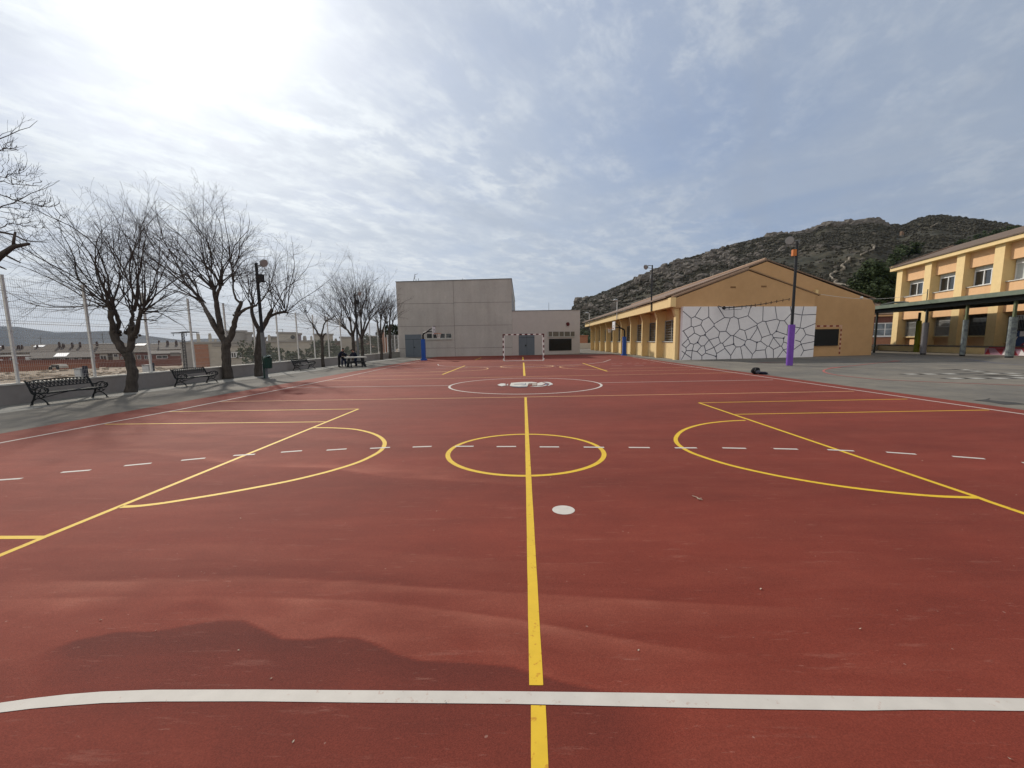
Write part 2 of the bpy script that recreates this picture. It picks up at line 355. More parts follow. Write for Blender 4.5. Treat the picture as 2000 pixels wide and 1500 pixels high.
def dust_flare(p):
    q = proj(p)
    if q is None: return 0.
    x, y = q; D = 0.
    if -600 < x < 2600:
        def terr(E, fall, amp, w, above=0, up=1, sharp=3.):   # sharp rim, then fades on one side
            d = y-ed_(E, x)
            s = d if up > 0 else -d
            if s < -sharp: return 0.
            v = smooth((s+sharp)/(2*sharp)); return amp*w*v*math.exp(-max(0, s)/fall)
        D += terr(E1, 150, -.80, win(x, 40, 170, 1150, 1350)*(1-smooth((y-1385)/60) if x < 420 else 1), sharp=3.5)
        D += terr(E1, 40, .34, win(x, 150, 400, 1000, 1150), up=-1, sharp=3.5)
        D += terr(E2, 60, .44, win(x, -300, 100, 1200, 1600)); D += terr(E2, 22, -.16, win(x, 300, 600, 1200, 1500), up=-1)
        D += terr(E3, 40, .46, win(x, -300, 50, 1300, 1700)); D += terr(E3, 40, -.14, win(x, 50, 300, 1200, 1600), up=-1)
        D += terr(E4, 50, .36, win(x, -300, 60, 1100, 1400))
        D += terr(E5, 26, .55, win(x, 100, 240, 800, 1150), up=-1, sharp=2); D += terr(E6, 11, .42, win(x, 60, 200, 780, 900), up=-1, sharp=1.5)
        D += terr(E5, 60, -.12, win(x, 150, 400, 1000, 1300))
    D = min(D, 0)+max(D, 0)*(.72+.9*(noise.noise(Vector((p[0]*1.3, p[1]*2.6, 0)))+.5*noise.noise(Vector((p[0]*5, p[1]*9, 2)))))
    D += .30*smooth((-1.-p[0])/6.)            # left side lightened in the colour, standing in for lens flare
    return D
def court():
    corners = [(-9.45, -3), (10.0, -3)]
    xs = []; x = -9.35
    while x < 10.05:
        xs.append(x); x += .03 if -3.2 < x < 1.7 else .15
    ys = []; y = -3.
    while y < 46.8:
        ys.append(y); y += .25 if y < .9 else .012 if y < 2.4 else .03 if y < 3.4 else .05 if y < 8 else .15 if y < 14 else .6
    mb = MB(); n = len(xs)
    def top(x): return 46.0+ (x+9.35)*.0497
    mb.v = [(x, y, .0080) for y in ys for x in xs]
    mb.f = [(j*n+i, j*n+i+1, (j+1)*n+i+1, (j+1)*n+i) for j in range(len(ys)-1) for i in range(n-1)]; mb.mi = [0]*len(mb.f)
    m = mat('red_court_paint', (.172, .0305, .0178), .85, .07, 2.2, .22, 260, spec=.2)
    multiply_noise(m, .35, (.86, .86, .88), (1.08, 1.1, 1.12), stretch=(.5, 1.6, 1), amt=1)
    nt = m.node_tree; N = nt.nodes; L = nt.links; b = N['Principled BSDF']
    cur = b.inputs['Base Color'].links[0].from_socket
    at = N.new('ShaderNodeAttribute'); at.attribute_name = 'dust_flare'
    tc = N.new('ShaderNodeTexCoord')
    # wind-smeared dusty noise added to the measured bands, patch and flare tone
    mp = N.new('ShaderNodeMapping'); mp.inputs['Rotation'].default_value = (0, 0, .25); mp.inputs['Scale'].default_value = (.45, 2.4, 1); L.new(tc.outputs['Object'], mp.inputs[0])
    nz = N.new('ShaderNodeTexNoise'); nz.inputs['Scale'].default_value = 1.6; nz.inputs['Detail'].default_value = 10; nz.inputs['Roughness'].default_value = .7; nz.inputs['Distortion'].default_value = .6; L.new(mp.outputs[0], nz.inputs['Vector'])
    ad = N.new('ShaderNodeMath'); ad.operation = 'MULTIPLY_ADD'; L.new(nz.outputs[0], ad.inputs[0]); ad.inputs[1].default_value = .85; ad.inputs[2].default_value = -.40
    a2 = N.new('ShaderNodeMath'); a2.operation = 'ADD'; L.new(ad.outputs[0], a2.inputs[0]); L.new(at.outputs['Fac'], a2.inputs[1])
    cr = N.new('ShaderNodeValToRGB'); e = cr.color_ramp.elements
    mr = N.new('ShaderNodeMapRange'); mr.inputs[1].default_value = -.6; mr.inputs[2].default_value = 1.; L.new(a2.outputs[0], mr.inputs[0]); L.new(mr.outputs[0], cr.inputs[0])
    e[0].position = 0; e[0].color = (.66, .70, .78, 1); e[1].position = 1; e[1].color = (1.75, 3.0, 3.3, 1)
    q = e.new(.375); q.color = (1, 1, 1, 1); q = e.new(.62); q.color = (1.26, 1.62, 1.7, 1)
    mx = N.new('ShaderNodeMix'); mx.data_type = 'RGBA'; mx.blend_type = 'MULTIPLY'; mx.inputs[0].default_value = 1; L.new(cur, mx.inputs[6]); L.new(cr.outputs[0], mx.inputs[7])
    # pale scuffs and specks
    vs = N.new('ShaderNodeTexVoronoi'); vs.inputs['Scale'].default_value = 8.; L.new(tc.outputs['Object'], vs.inputs['Vector'])
    n3 = N.new('ShaderNodeTexNoise'); n3.inputs['Scale'].default_value = 55; n3.inputs['Detail'].default_value = 3; L.new(tc.outputs['Object'], n3.inputs['Vector'])
    sub = N.new('ShaderNodeMath'); sub.operation = 'MULTIPLY_ADD'; L.new(n3.outputs[0], sub.inputs[0]); sub.inputs[1].default_value = .12; L.new(vs.outputs['Distance'], sub.inputs[2])
    c3 = N.new('ShaderNodeValToRGB'); c3.color_ramp.elements[0].position = .085; c3.color_ramp.elements[0].color = (.42, .42, .42, 1); c3.color_ramp.elements[1].position = .105; c3.color_ramp.elements[1].color = (0, 0, 0, 1)
    L.new(sub.outputs[0], c3.inputs[0])
    m2 = N.new('ShaderNodeMix'); m2.data_type = 'RGBA'; L.new(c3.outputs[0], m2.inputs[0]); L.new(mx.outputs[2], m2.inputs[6]); m2.inputs[7].default_value = (.40, .26, .21, 1)
    sf = None
    for ang_, sc3, lo3, op3 in ((.5, (1.2, 9, 1), .665, .34), (-.9, (1.5, 11, 1), .67, .34), (.1, (.7, 5, 1), .62, .16), (2.0, (2.5, 16, 1), .66, .42)):
        mp3 = N.new('ShaderNodeMapping'); mp3.inputs['Rotation'].default_value = (0, 0, ang_); mp3.inputs['Scale'].default_value = sc3; mp3.inputs['Location'].default_value = (ang_*9, 3, 0); L.new(tc.outputs['Object'], mp3.inputs[0])
        n5 = N.new('ShaderNodeTexNoise'); n5.inputs['Scale'].default_value = 2.6; n5.inputs['Detail'].default_value = 7; n5.inputs['Roughness'].default_value = .72; L.new(mp3.outputs[0], n5.inputs['Vector'])
        r5 = N.new('ShaderNodeMapRange'); r5.inputs[1].default_value = lo3-.03; r5.inputs[2].default_value = lo3+.05; r5.inputs[4].default_value = op3; L.new(n5.outputs[0], r5.inputs[0])
        m5 = N.new('ShaderNodeMix'); m5.data_type = 'RGBA'; L.new(r5.outputs[0], m5.inputs[0]); L.new((sf or m2).outputs[2], m5.inputs[6]); m5.inputs[7].default_value = (.36, .17, .13, 1); sf = m5
    m2 = sf
    # fine grain
    n4 = N.new('ShaderNodeTexNoise'); n4.inputs['Scale'].default_value = 170; n4.inputs['Detail'].default_value = 2; L.new(tc.outputs['Object'], n4.inputs['Vector'])
    c4 = N.new('ShaderNodeValToRGB'); c4.color_ramp.elements[0].position = .3; c4.color_ramp.elements[0].color = (.80, .78, .78, 1); c4.color_ramp.elements[1].position = .72; c4.color_ramp.elements[1].color = (1.18, 1.2, 1.2, 1); L.new(n4.outputs[0], c4.inputs[0])
    m3 = N.new('ShaderNodeMix'); m3.data_type = 'RGBA'; m3.blend_type = 'MULTIPLY'; m3.inputs[0].default_value = 1; L.new(m2.outputs[2], m3.inputs[6]); L.new(c4.outputs[0], m3.inputs[7])
    L.new(m3.outputs[2], b.inputs['Base Color'])
    o = mb.build('court_surface', m); struct(o, 'red painted sports court with dried mud bands, a darker patch and a paler left side')
    at = o.data.attributes.new('dust_flare', 'FLOAT', 'POINT')
    at.data.foreach_set('value', [dust_flare(v) for v in mb.v])
court()
# painted markings: strips unrolled on the ground through measured points
SK = [0]
def strip(mb, pts, w, z, mi=0, wob=0):
    SK[0] += 1; z += (SK[0] % 7)*.00006
    pts = [Vector((p[0], p[1], 0)) for p in pts]
    L_, R_ = [], []
    for i, p in enumerate(pts):
        t = (pts[min(i+1, len(pts)-1)]-pts[max(i-1, 0)]).normalized(); nn = Vector((-t.y, t.x, 0))
        w1 = w*(1+wob*(rnd.random()-.5)); w2 = w*(1+wob*(rnd.random()-.5))
        L_.append(p+nn*w1/2); R_.append(p-nn*w2/2)
    for i in range(len(pts)-1):
        mb.sheet([(R_[i].x, R_[i].y, z), (R_[i+1].x, R_[i+1].y, z), (L_[i+1].x, L_[i+1].y, z), (L_[i].x, L_[i].y, z)], mi)
def sub(a, b, n): return [Vector((a[0], a[1]))+(Vector((b[0], b[1]))-Vector((a[0], a[1])))*i/n for i in range(n+1)]
def arc(c, r, a0, a1, n): return [(c[0]+r*math.cos(a0+(a1-a0)*i/n), c[1]+r*math.sin(a0+(a1-a0)*i/n)) for i in range(n+1)]
def markings():
    w = MB(); zw = .0099; zy = .0092; zf = .0085
    strip(w, sub((-8.42, -2), (-8.42, 6), 10)+sub((-8.42, 6.3), G(354, 800), 6)[0:]+sub(G(400, 790.5), G(620, 747), 8)+sub(G(660, 739), G(822, 705), 4), .06, zw)
    strip(w, sub((9.45, -2), (9.45, 7), 10)+sub((9.43, 7.9), G(1620, 755), 6)+sub(G(1560, 746.3), G(1300, 709), 6)+[G(1236, 698.3)], .06, zw)
    # near goal-area line, curving away at the left
    ZX = [(2.0, 1.57)]
    top = [(-60,1381),(0,1372.5),(60,1364),(130,1356),(200,1350.5),(300,1347),(500,1346.5),(700,1348),(1000,1350),(1250,1353),(1500,1357),(1700,1360),(1950,1363),(2060,1365)]
    bot = [(-60,1400),(0,1391.5),(60,1384),(130,1378),(200,1373),(300,1370),(500,1369.5),(700,1372),(1000,1374.5),(1250,1380),(1500,1385),(1690,1387.5),(1800,1386),(2060,1389)]
    for i in range(len(top)-1):
        w.sheet([G(*bot[i], zw), G(*bot[i+1], zw), G(*top[i+1], zw), G(*top[i], zw)])
    e0, e1 = G(*bot[-1], zw), G(*top[-1], zw); w.sheet([e0, (6.2, e0.y-.02, zw), (6.2, e1.y-.02, zw), e1])
    e0, e1 = G(*bot[0], zw), G(*top[0], zw); d0 = (e0-Vector(G(*bot[3], zw))).normalized(); w.sheet([e0, e0+d0*3+Vector((0, -1.6, 0)), e1+d0*3+Vector((0, -1.6, 0)), e1])
    strip(w, sub(G(560, 757.5), G(879, 753.5), 6), .05, zw); strip(w, sub(G(1172, 748), G(1510, 742.4), 6), .05, zw)
    cc = (.10, 14.45); strip(w, arc(cc, 2.62, 0, 2*PI, 72), .075, zw)
    # dashed line
    D = [((-30,941),(43,936)),((120,924),(177,919.5)),((243,911),(296,906)),((354,900.5),(401,896)),((456,891),(498,888.5)),((549,884.5),(590,881.5)),((638,880.5),(677,878)),((723,877),(762,875)),((806,874.3),(843,873)),((889,873),(925,872.8)),((970,873.5),(1008,873.3)),((1054,874),(1092,874.2)),((1140,874.4),(1180,875)),((1228,875.2),(1269,875.5)),((1318,876),(1361,876)),((1411,876),(1457,877)),((1511,877.5),(1558,878.6)),((1616,879.6),(1668,882)),((1731,884.5),(1789,888.5)),((1860,892.8),(1923,897.5)),((1996,905),(2050,910))]
    for a, b in D: strip(w, sub(G(*a), G(*b), 3), .055, zw, wob=.1)
    # far goal area arc and short dashes
    far = [(855,711.5),(857,714),(870,715.5),(900,716.2),(960,716.5),(1030,716.4),(1100,713.4),(1150,711),(1178,707.5),(1190,703.4),(1193,702.5)]
    strip(w, [G(*q) for q in far], .06, zw)
    strip(w, sub(G(770, 703), G(1010, 699.5), 5), .05, zw)
    for k in range(12):
        a = 765+k*43.; y = 720.8-(k*.62); 
        strip(w, [G(a, y), G(a+20, y-.3)], .05, zw)
    for k in range(6): strip(w, [G(1195+k*15., 710.8-.25*k*15/10.), G(1203+k*15., 710.5-.25*k*15/10.)], .05, zw)
    struct(w.build('white_lines', MT['white_line']), 'white painted court lines')
    y = MB()
    strip(y, sub((.04, -2), G(1054, 1500), 4)[:-1]+sub(G(1054, 1500), G(1051.5, 1381.5), 4), .061, zy, wob=.03)
    strip(y, sub(G(1047.5, 1342), G(1026.5, 776.5), 60), .061, zy, wob=.05)
    strip(y, sub(G(1024.3, 734.5), G(1022.6, 708.5), 6), .10, zy); strip(y, sub(G(1021.6, 703.6), G(1021, 697.5), 3), .10, zy)
    strip(y, arc((.035, 5.56), 1.055, 0, 2*PI, 72), .062, zy, wob=.04)
    strip(y, sub(G(700, 799.5), G(89, 1050), 20)+sub(G(60, 1062.3), (-3.84, -2), 8), .055, zy)
    strip(y, sub(G(1365, 787.3), G(1898, 969), 20)+sub(G(1930, 981), (4.24, -2), 8), .055, zy)
    strip(y, sub((-8.4, G(-120, 1051).y), G(88, 1051.5), 6), .055, zy)
    strip(y, sub(G(330, 804.7), G(700, 799.5), 6), .045, zy); strip(y, sub(G(205, 829.5), G(640, 824.6), 6), .045, zy)
    strip(y, sub(G(1365, 787.3), G(1772, 780), 6), .045, zy); strip(y, sub(G(1436, 810), G(1932, 801.6), 6), .045, zy)
    DL = [(613,836.3),(650,836.6),(690,839),(720,845),(740,853),(750,862),(751,870),(745,880),(730,890),(700,904),(660,917),(620,928),(560,942),(500,953.5),(440,964.5),(380,974.5),(320,984),(270,990),(235,991.5)]
    DR = [(1456,821.8),(1420,823.5),(1380,828),(1350,835),(1330,844),(1320,856),(1322,866),(1332,875),(1350,885),(1380,896),(1430,911),(1500,927),(1570,940),(1640,951),(1710,960),(1780,967),(1840,971.5),(1904,973.5)]
    def cat(Q, n=3):
        P = [G(*q) for q in Q]; out = []
        for i in range(len(P)-1):
            p0, p1, p2, p3 = P[max(i-1, 0)], P[i], P[i+1], P[min(i+2, len(P)-1)]
            for k in range(n):
                t = k/n; out.append(.5*((2*p1)+(p2-p0)*t+(2*p0-5*p1+4*p2-p3)*t*t+(3*p1-p0-3*p2+p3)*t**3))
        return out+[P[-1]]
    strip(y, cat(DL), .06, zy, wob=.05); strip(y, cat(DR), .06, zy, wob=.05)
    strip(y, sub(G(864, 731.8), G(908, 714.6), 5), .09, zy); strip(y, sub(G(1138, 709.5), G(1186, 725.5), 5), .09, zy)
    strip(y, sub(G(928, 703.7), G(940, 698.6), 2), .07, zy)
    struct(y.build('yellow_lines', MT['yellow_line']), 'yellow painted court lines')
    f = MB()
    strip(f, sub(G(430, 785), G(1026, 776), 10)+sub(G(1060, 775.4), G(1668, 764.6), 10), .05, zf)
    for a, b in (((640,744),(1020,736.3)),((1020,736),(1440,728)),((700,735.8),(865,732)),((720,729.5),(880,726)),((1186,725.5),(1420,721.5)),((1190,720),(1400,716.5)),((880,704.4),(1010,701.9)),((1060,700.5),(1210,697.5)),((790,709.5),(1190,702.8))):
        strip(f, sub(G(*a), G(*b), 6), .055, zf)
    dl = [(840,726.5),(880,725.7),(920,724.2),(945,722.3),(953,720),(945,718.3),(910,717.6),(870,719.2)]
    dr = [(1186,722.8),(1150,721.8),(1110,720),(1094,717.6),(1098,715.6),(1120,714.2),(1150,713.5)]
    strip(f, cat(dl), .07, zf); strip(f, cat(dr), .07, zf)
    strip(f, arc((.3, 25.4), 1.6, 0, 2*PI, 32), .09, zf)
    struct(f.build('faded_lines', MT['faded_line']), 'thin faded orange court lines')
    r = MB()
    strip(r, cat([(1752,705.5),(1710,709.5),(1670,714),(1632,718),(1612,722),(1609,726),(1620,730),(1640,733.5),(1680,738),(1720,741.5),(1780,744.5),(1850,747.5),(1930,750.5),(2010,753.5)]), .09, .008)
    strip(r, [G(x, y_) for x, y_ in ((1620,719.5),(1640,717.5))], .2, .012); strip(r, [G(x, y_) for x, y_ in ((1744,706),(1754,705))], .35, .012)
    strip(r, [G(x, y_) for x, y_ in ((1480,709),(1500,708),(1530,707.4))], .12, .008)
    struct(r.build('red_lines', MT['red_line']), 'faded red curved lines on the yard')
    b = MB(); strip(b, cat([(1770,698),(1830,697.5),(1880,701),(1920,706),(1960,710.5),(2010,714)]), .07, .008)
    struct(b.build('blue_lines', MT['blue_line']), 'faded blue line on the yard')
    s = MB(); s.sheet([(.355+.1*math.cos(i*PI/14), 3.55+.1*math.sin(i*PI/14), .0096) for i in range(28)])
    tag(s.build('painted_spot', MT['white_line']), 'round white painted spot right of the long yellow line', 'painted spot')
    # hopscotch squares in the yard
    k = 0
    HS = [(1780,731,0),(1816,731,0),(1856,730.5,0),(1893,730,1),(1937,730,0),(1978,729.5,0),(1866,739.3,0),(1907,739.2,0),(1953,739.2,0),(1996,738.5,0),(1859,722,1),(1884,722.5,0),(1908,725.3,2),(1932,734,1),(1952,734.5,1),(1985,733.8,0)]
    for (x, y_, t) in HS:
        q = G(x, y_); h = MB(); W2 = .40; D2 = .17
        X4 = (q.x-W2, q.x-W2*.5, q.x+W2*.5, q.x+W2)
        h.v = [(x_, q.y+y2, .008) for y2 in (-D2, D2) for x_ in X4]; h.f = [(0, 1, 5, 4), (1, 2, 6, 5), (2, 3, 7, 6)]; h.mi = [1, 1 if t == 1 else 0, 1]
        tag(h.build('painted_square', [MT['dull_white'], MT['dull_black']]), 'small black and white square of the hopscotch painted on the grey yard', 'painted mark', 'hopscotch squares on the yard')
    c = MB()
    pts = [(1900,781.5),(1925,780),(1934,777),(1931,781),(1960,784),(1985,786),(2010,790),(1990,789.5),(1960,790),(1930,784.5)]
    c.sheet([G(x, y_, .006) for x, y_ in pts])
    struct(c.build('asphalt_patch', mat('dark_tar_patch', (.045, .043, .042), .9)))
markings()
def emblem():
    z0 = .018
    def E(zx, zy, z=z0): return G(960+zx/14.286, 725+zy/14.286, z)
    t = thing('painted_emblem', 'white and grey painted crest in the middle of the centre circle', 'emblem', G(1027, 751, 0))
    a = MB()
    def poly(mb, pts, z=z0): mb.sheet([E(x, y, z) for x, y in pts])
    poly(a, [(505,408),(545,325),(690,312),(900,300),(1130,298),(1280,312),(1240,330),(1040,332),(1000,420),(760,428),(600,420)])
    poly(a, [(1275,330),(1400,302),(1500,345),(1400,392),(1275,400)])
    a.build('shield', MT['white_line'], t)
    pg = mat('pale_grey_paint', (.5, .48, .45), .8, .2, 4); b = MB()
    poly(b, [(160,378),(250,345),(330,338),(400,350),(380,372),(420,392),(330,408),(290,420),(200,398)])
    b.build('ribbon', pg, t); b = MB(); poly(b, [(420,370),(475,345),(455,375),(470,398),(440,396)])
    b.build('ribbon', pg, t); b = MB()
    poly(b, [(1420,300),(1560,298),(1640,312),(1700,345),(1715,368),(1650,385),(1600,402),(1560,400),(1600,375),(1630,352),(1560,330),(1500,318)])
    b.build('ribbon', pg, t); b = MB(); poly(b, [(1060,432),(1280,410),(1400,412),(1500,388),(1560,396),(1420,424),(1250,434)])
    b.build('ribbon', pg, t)
    bg_ = mat('blue_grey_paint', (.13, .17, .23), .8, .2, 4)
    for pp in ([(620,358),(780,352),(900,340),(900,350),(760,366),(640,368)], [(800,380),(900,372),(1010,382),(900,392)], [(930,332),(960,332),(950,378),(925,378)], [(505,414),(600,426),(760,434),(1000,428),(1000,440),(760,448),(600,438)], [(1500,345),(1600,352),(1520,385),(1480,372)]):
        c = MB(); poly(c, pp, z0+.004); c.build('outline', bg_, t)
    d = MB(); poly(d, [(1130,334),(1262,334),(1262,396),(1130,402)], z0+.004); poly(d, [(1040,345),(1118,345),(1112,362),(1040,366)], z0+.004)
    d.build('quarter', mat('brown_grey_paint', (.30, .24, .20), .8, .2, 4), t)
emblem()
def litter():
    mb = MB()
    L_ = [(197,1211,.022),(466,1270,.02),(530,1325,.018),(573,1448,.022),(1247,1270,.025),(1973,1482,.02),(349,1126,.012),(446,1145,.014),(853,998,.02),(823,883,.02),(1499,811,.03),(1075,933,.03),(1486,1150,.035),(305,1231,.014),(870,1370,.01),(1680,1228,.02),(1830,1005,.012),(150,1233,.012),(728,905,.018),(470,1012,.03),(1100,1050,.01)]
    for x, y, s in L_:
        s *= .34; q = G(x, y, .011); an = rnd.random()*PI; ca, sa = math.cos(an), math.sin(an)
        pts = [(1, 0), (.3, .45), (-.8, .3), (-1, -.1), (0, -.4)]
        mb.sheet([(q.x+s*(a*ca-b*sa), q.y+s*(a*sa+b*ca), q.z+.005*rnd.random()*(.3 if i % 2 else 1)) for i, (a, b) in enumerate(pts)])
    for pts in ([(1352,968),(1361,971),(1366,975),(1372,976)], [(1362,974),(1370,973)]):
        mb.tube([G(x, y, .018) for x, y in pts], .004, 4)
    for _ in range(160):
        x, y = rnd.uniform(-8.5, 9.3), rnd.uniform(1.6, 22); s = rnd.uniform(.005, .014)
        if rnd.random() < .5: x = rnd.uniform(-13, -3)
        mb.sheet([(x-s, y, .016), (x, y-s*.6, .017), (x+s, y, .019), (x, y+s*.5, .016)])
    tag(mb.build('leaf_litter', MT['litter']), 'tiny dry leaves and scraps scattered over the red court', 'litter', kind='stuff')
litter()
# ------------------------------------------------------------------ low wall and mesh fence on the left
FX = -14.05; WY1 = 43.3
def wall_fence():
    t = thing('low_wall', 'long low grey rendered wall carrying the white mesh fence on the left', 'wall', (-14.0, 10, 0))
    m = MB(); m.box(-14.15, -13.93, -12, WY1, -.5, .53); m.build('wall_body', MT['concrete'], t)
    m = MB(); m.box(-14.18, -13.90, -12, WY1, .53, .575); m.build('coping', MT['coping'], t)
    P = Plane((-14.05, WY1), (-13.5, 45.62))
    t2 = thing('low_wall', 'short low beige wall under the last fence panels beside the gym corner', 'wall', (-14.0, 44, 0))
    m = MB(); m.pbox(P, 0, P.L, -.3, .62, -.09, .09); m.build('wall_body', MT['pavement'], t2)
    f = thing('mesh_fence', 'tall white welded mesh fence on posts along the low wall', 'fence', (FX, 10, 0))
    ys = [-5.6+2.1*i for i in range(24)]
    top = 3.5
    for y in ys:
        if y > WY1-.2: break
        m = MB(); m.box(FX-.03, FX+.03, y-.03, y+.03, .5, top); m.box(FX-.035, FX+.035, y-.035, y+.035, top, top+.02)
        for z in (1.1, 2.0, 2.9): m.box(FX+.03, FX+.045, y-.04, y+.04, z, z+.03)
        m.build('post', MT['galv'], f)
    for y in ys[:-1]:
        y1 = min(y+2.1, WY1)
        if y > WY1-1: break
        if y < 2: continue
        m = MB(); near = y < 22
        n = 40 if near else 20
        wr = .0028 if near else .005
        for i in range(1, n):
            yy = y+.03+(y1-y-.06)*i/n
            m.tube([(FX-.01, yy, .6), (FX-.01, yy, top-.03)], wr, 3, caps=False)
        z = .62; k = 0
        while z < top:
            m.tube([(FX+.006, y+.02, z), (FX+.006, y1-.02, z)], .004 if k % 4 else .0065, 3, caps=False)
            if k % 4 == 0: m.tube([(FX+.03, y+.02, z+.07), (FX+.03, y1-.02, z+.07)], .005, 3, caps=False)
            z += .2; k += 1
        m.build('mesh_panel', MT['wire'], f)
    g = thing('mesh_fence', 'short low white fence with thick bars joining the grey gym', 'fence', (-14, 44.4, 0))
    L_ = P.L
    for i in range(4):
        u = .1+(L_-.2)*i/3; m = MB(); m.pbox(P, u-.04, u+.04, .6, 2.45, -.04, .04); m.build('post', MT['white_frame'], g)
    m = MB()
    for z in (.75, 1.15, 1.55, 1.95, 2.38): m.pbox(P, .1, L_-.1, z-.02, z+.02, -.015, .015)
    u = .1
    while u < L_-.1: m.pbox(P, u, u+.012, .62, 2.4, -.006, .006); u += .09
    m.build('mesh_panel', MT['wire'], g)
wall_fence()
# ------------------------------------------------------------------ cast-iron benches
def make_bench():
    t = thing('park_bench', 'nearest black cast-iron bench, in front of the low wall left of the first tree', 'bench', (0, 0, 0), 'ornate benches along the fence')
    L2 = .80
    for sx in (-1, 1):
        m = MB(); x = sx*L2
        P = lambda pts, r=.018: m.tube([(x, y, z) for y, z in pts], r, 5)
        P([(.22,.0),(.20,.10),(.14,.22),(.10,.36),(.06,.42)], .024); P([(-.24,.0),(-.20,.10),(-.12,.2),(-.02,.24),(.08,.22),(.15,.16)], .02)
        P([(-.27,.0),(-.22,.02)], .028); P([(.25,.0),(.2,.02)], .028)
        P([(-.24,.43),(-.1,.40),(.05,.41),(.17,.40)], .022)
        P([(.10,.36),(.17,.42),(.22,.60),(.28,.80),(.33,.87)], .026)       # back upright
        P([(-.24,.43),(-.29,.50),(-.27,.60),(-.18,.645),(-.05,.63),(.08,.56),(.19,.56)], .022)   # arm rest
        m.ring((x, -.14, .52), .075, .012, 'X', 14); m.ring((x, .02, .49), .055, .012, 'X', 12); m.ring((x, .11, .49), .04, .01, 'X', 12)
        m.ring((x, -.07, .31), .06, .012, 'X', 12); m.ring((x, .06, .31), .045, .010, 'X', 12); m.ring((x, -.22, .56), .04, .012, 'X', 12)
        P([(-.2,.36),(-.14,.28),(-.02,.24)], .012)
        m.build('side_frame', MT['iron'], t)
    m = MB()
    for k in range(7):
        y = -.22+k*.058; m.box(-L2, L2, y, y+.038, .425, .445)
    m.box(-L2, L2, -.245, -.23, .395, .44)
    m.build('seat', MT['iron'], t)
    m = MB()
    def back(u, v):   # lattice back, slightly arched on top
        x = -L2+2*L2*u; topz = .82+.05*math.sin(PI*u); z = .60+(topz-.60)*v
        return (x, .20+.10*v+.02, z)
    m.tube([back(i/12, 1) for i in range(13)], .02, 5); m.tube([back(i/12, 0) for i in range(13)], .016, 5)
    n = 16
    for i in range(n):
        u0, u1 = i/n, (i+1)/n
        m.tube([back(u0, 0), back((u0+u1)/2, .5), back(u1, 1)], .0085, 4); m.tube([back(u1, 0), back((u0+u1)/2, .5), back(u0, 1)], .0085, 4)
        c = back((u0+u1)/2, .5); m.ring(c, .034, .007, 'Y', 8, 4)
        if i: c = back(u0, .75); m.ring(c, .02, .006, 'Y', 8, 4); c = back(u0, .25); m.ring(c, .02, .006, 'Y', 8, 4)
    m.build('backrest', MT['iron'], t)
    m = MB(); m.tube([(-L2, -.05, .24), (-L2*.5, -.05, .33), (0, -.05, .40), (L2*.5, -.05, .37), (L2, -.05, .33)], .014, 5)
    m.build('brace', MT['iron'], t)
    return t
bench = make_bench()
for ch in bench.children:
    for v in ch.data.vertices: v.co.z *= .76
bench.location = (-12.96, 11.53, .004); bench.rotation_euler.z = math.radians(90)
dup(bench, (-12.93, 16.13, .004), math.radians(90), 'second black cast-iron bench from the left, between the first two large trees')
dup(bench, (-13.27, 25.0, .004), math.radians(88), 'smallest black cast-iron bench, right of the dark green bin')
# ------------------------------------------------------------------ bare trees
UP = Vector((0, 0, 1))
def shoot(m, p, d, L, r, lvl, R, curve=.25, wob=.16, sides=3, maxl=2, seg=None, dens=1.):
    n = seg or (9, 5, 3, 2)[min(lvl, 3)]
    pts = [p.copy()]; d = d.normalized(); rs = [r]; ds = [d]
    for i in range(n):
        d = (d+UP*curve/n+Vector((R.gauss(0, wob), R.gauss(0, wob), R.gauss(0, wob)))).normalized()
        pts.append(pts[-1]+d*L/n*R.uniform(.8, 1.2)); rs.append(max(.0022, r*(1-.85*(i+1)/n))); ds.append(d)
    m.tube(pts, rs, 4 if lvl == 0 else 3, caps=False)
    if lvl >= maxl+1: return
    cnt = int(L*(1.9, 3.0, 4.5)[min(lvl, 2)]*dens*R.uniform(.7, 1.3))+(1 if lvl < 2 else 0)
    for _ in range(cnt):
        t = R.uniform(.14, .95); i = min(n-1, int(t*n)); q = pts[i].lerp(pts[i+1], t*n-i)
        ax = ds[i].orthogonal().normalized(); ax.rotate(Matrix.Rotation(R.uniform(0, 2*PI), 3, ds[i]))
        an = math.radians(R.uniform(20, 52)); dn = (ds[i]*math.cos(an)+ax*math.sin(an))
        shoot(m, q, dn, L*R.uniform(.28, .62)*(1.2-.75*t), max(.0022, r*(1-.8*t)*.6), lvl+1, R, curve*.7, wob*1.1, 3, maxl, None, dens)
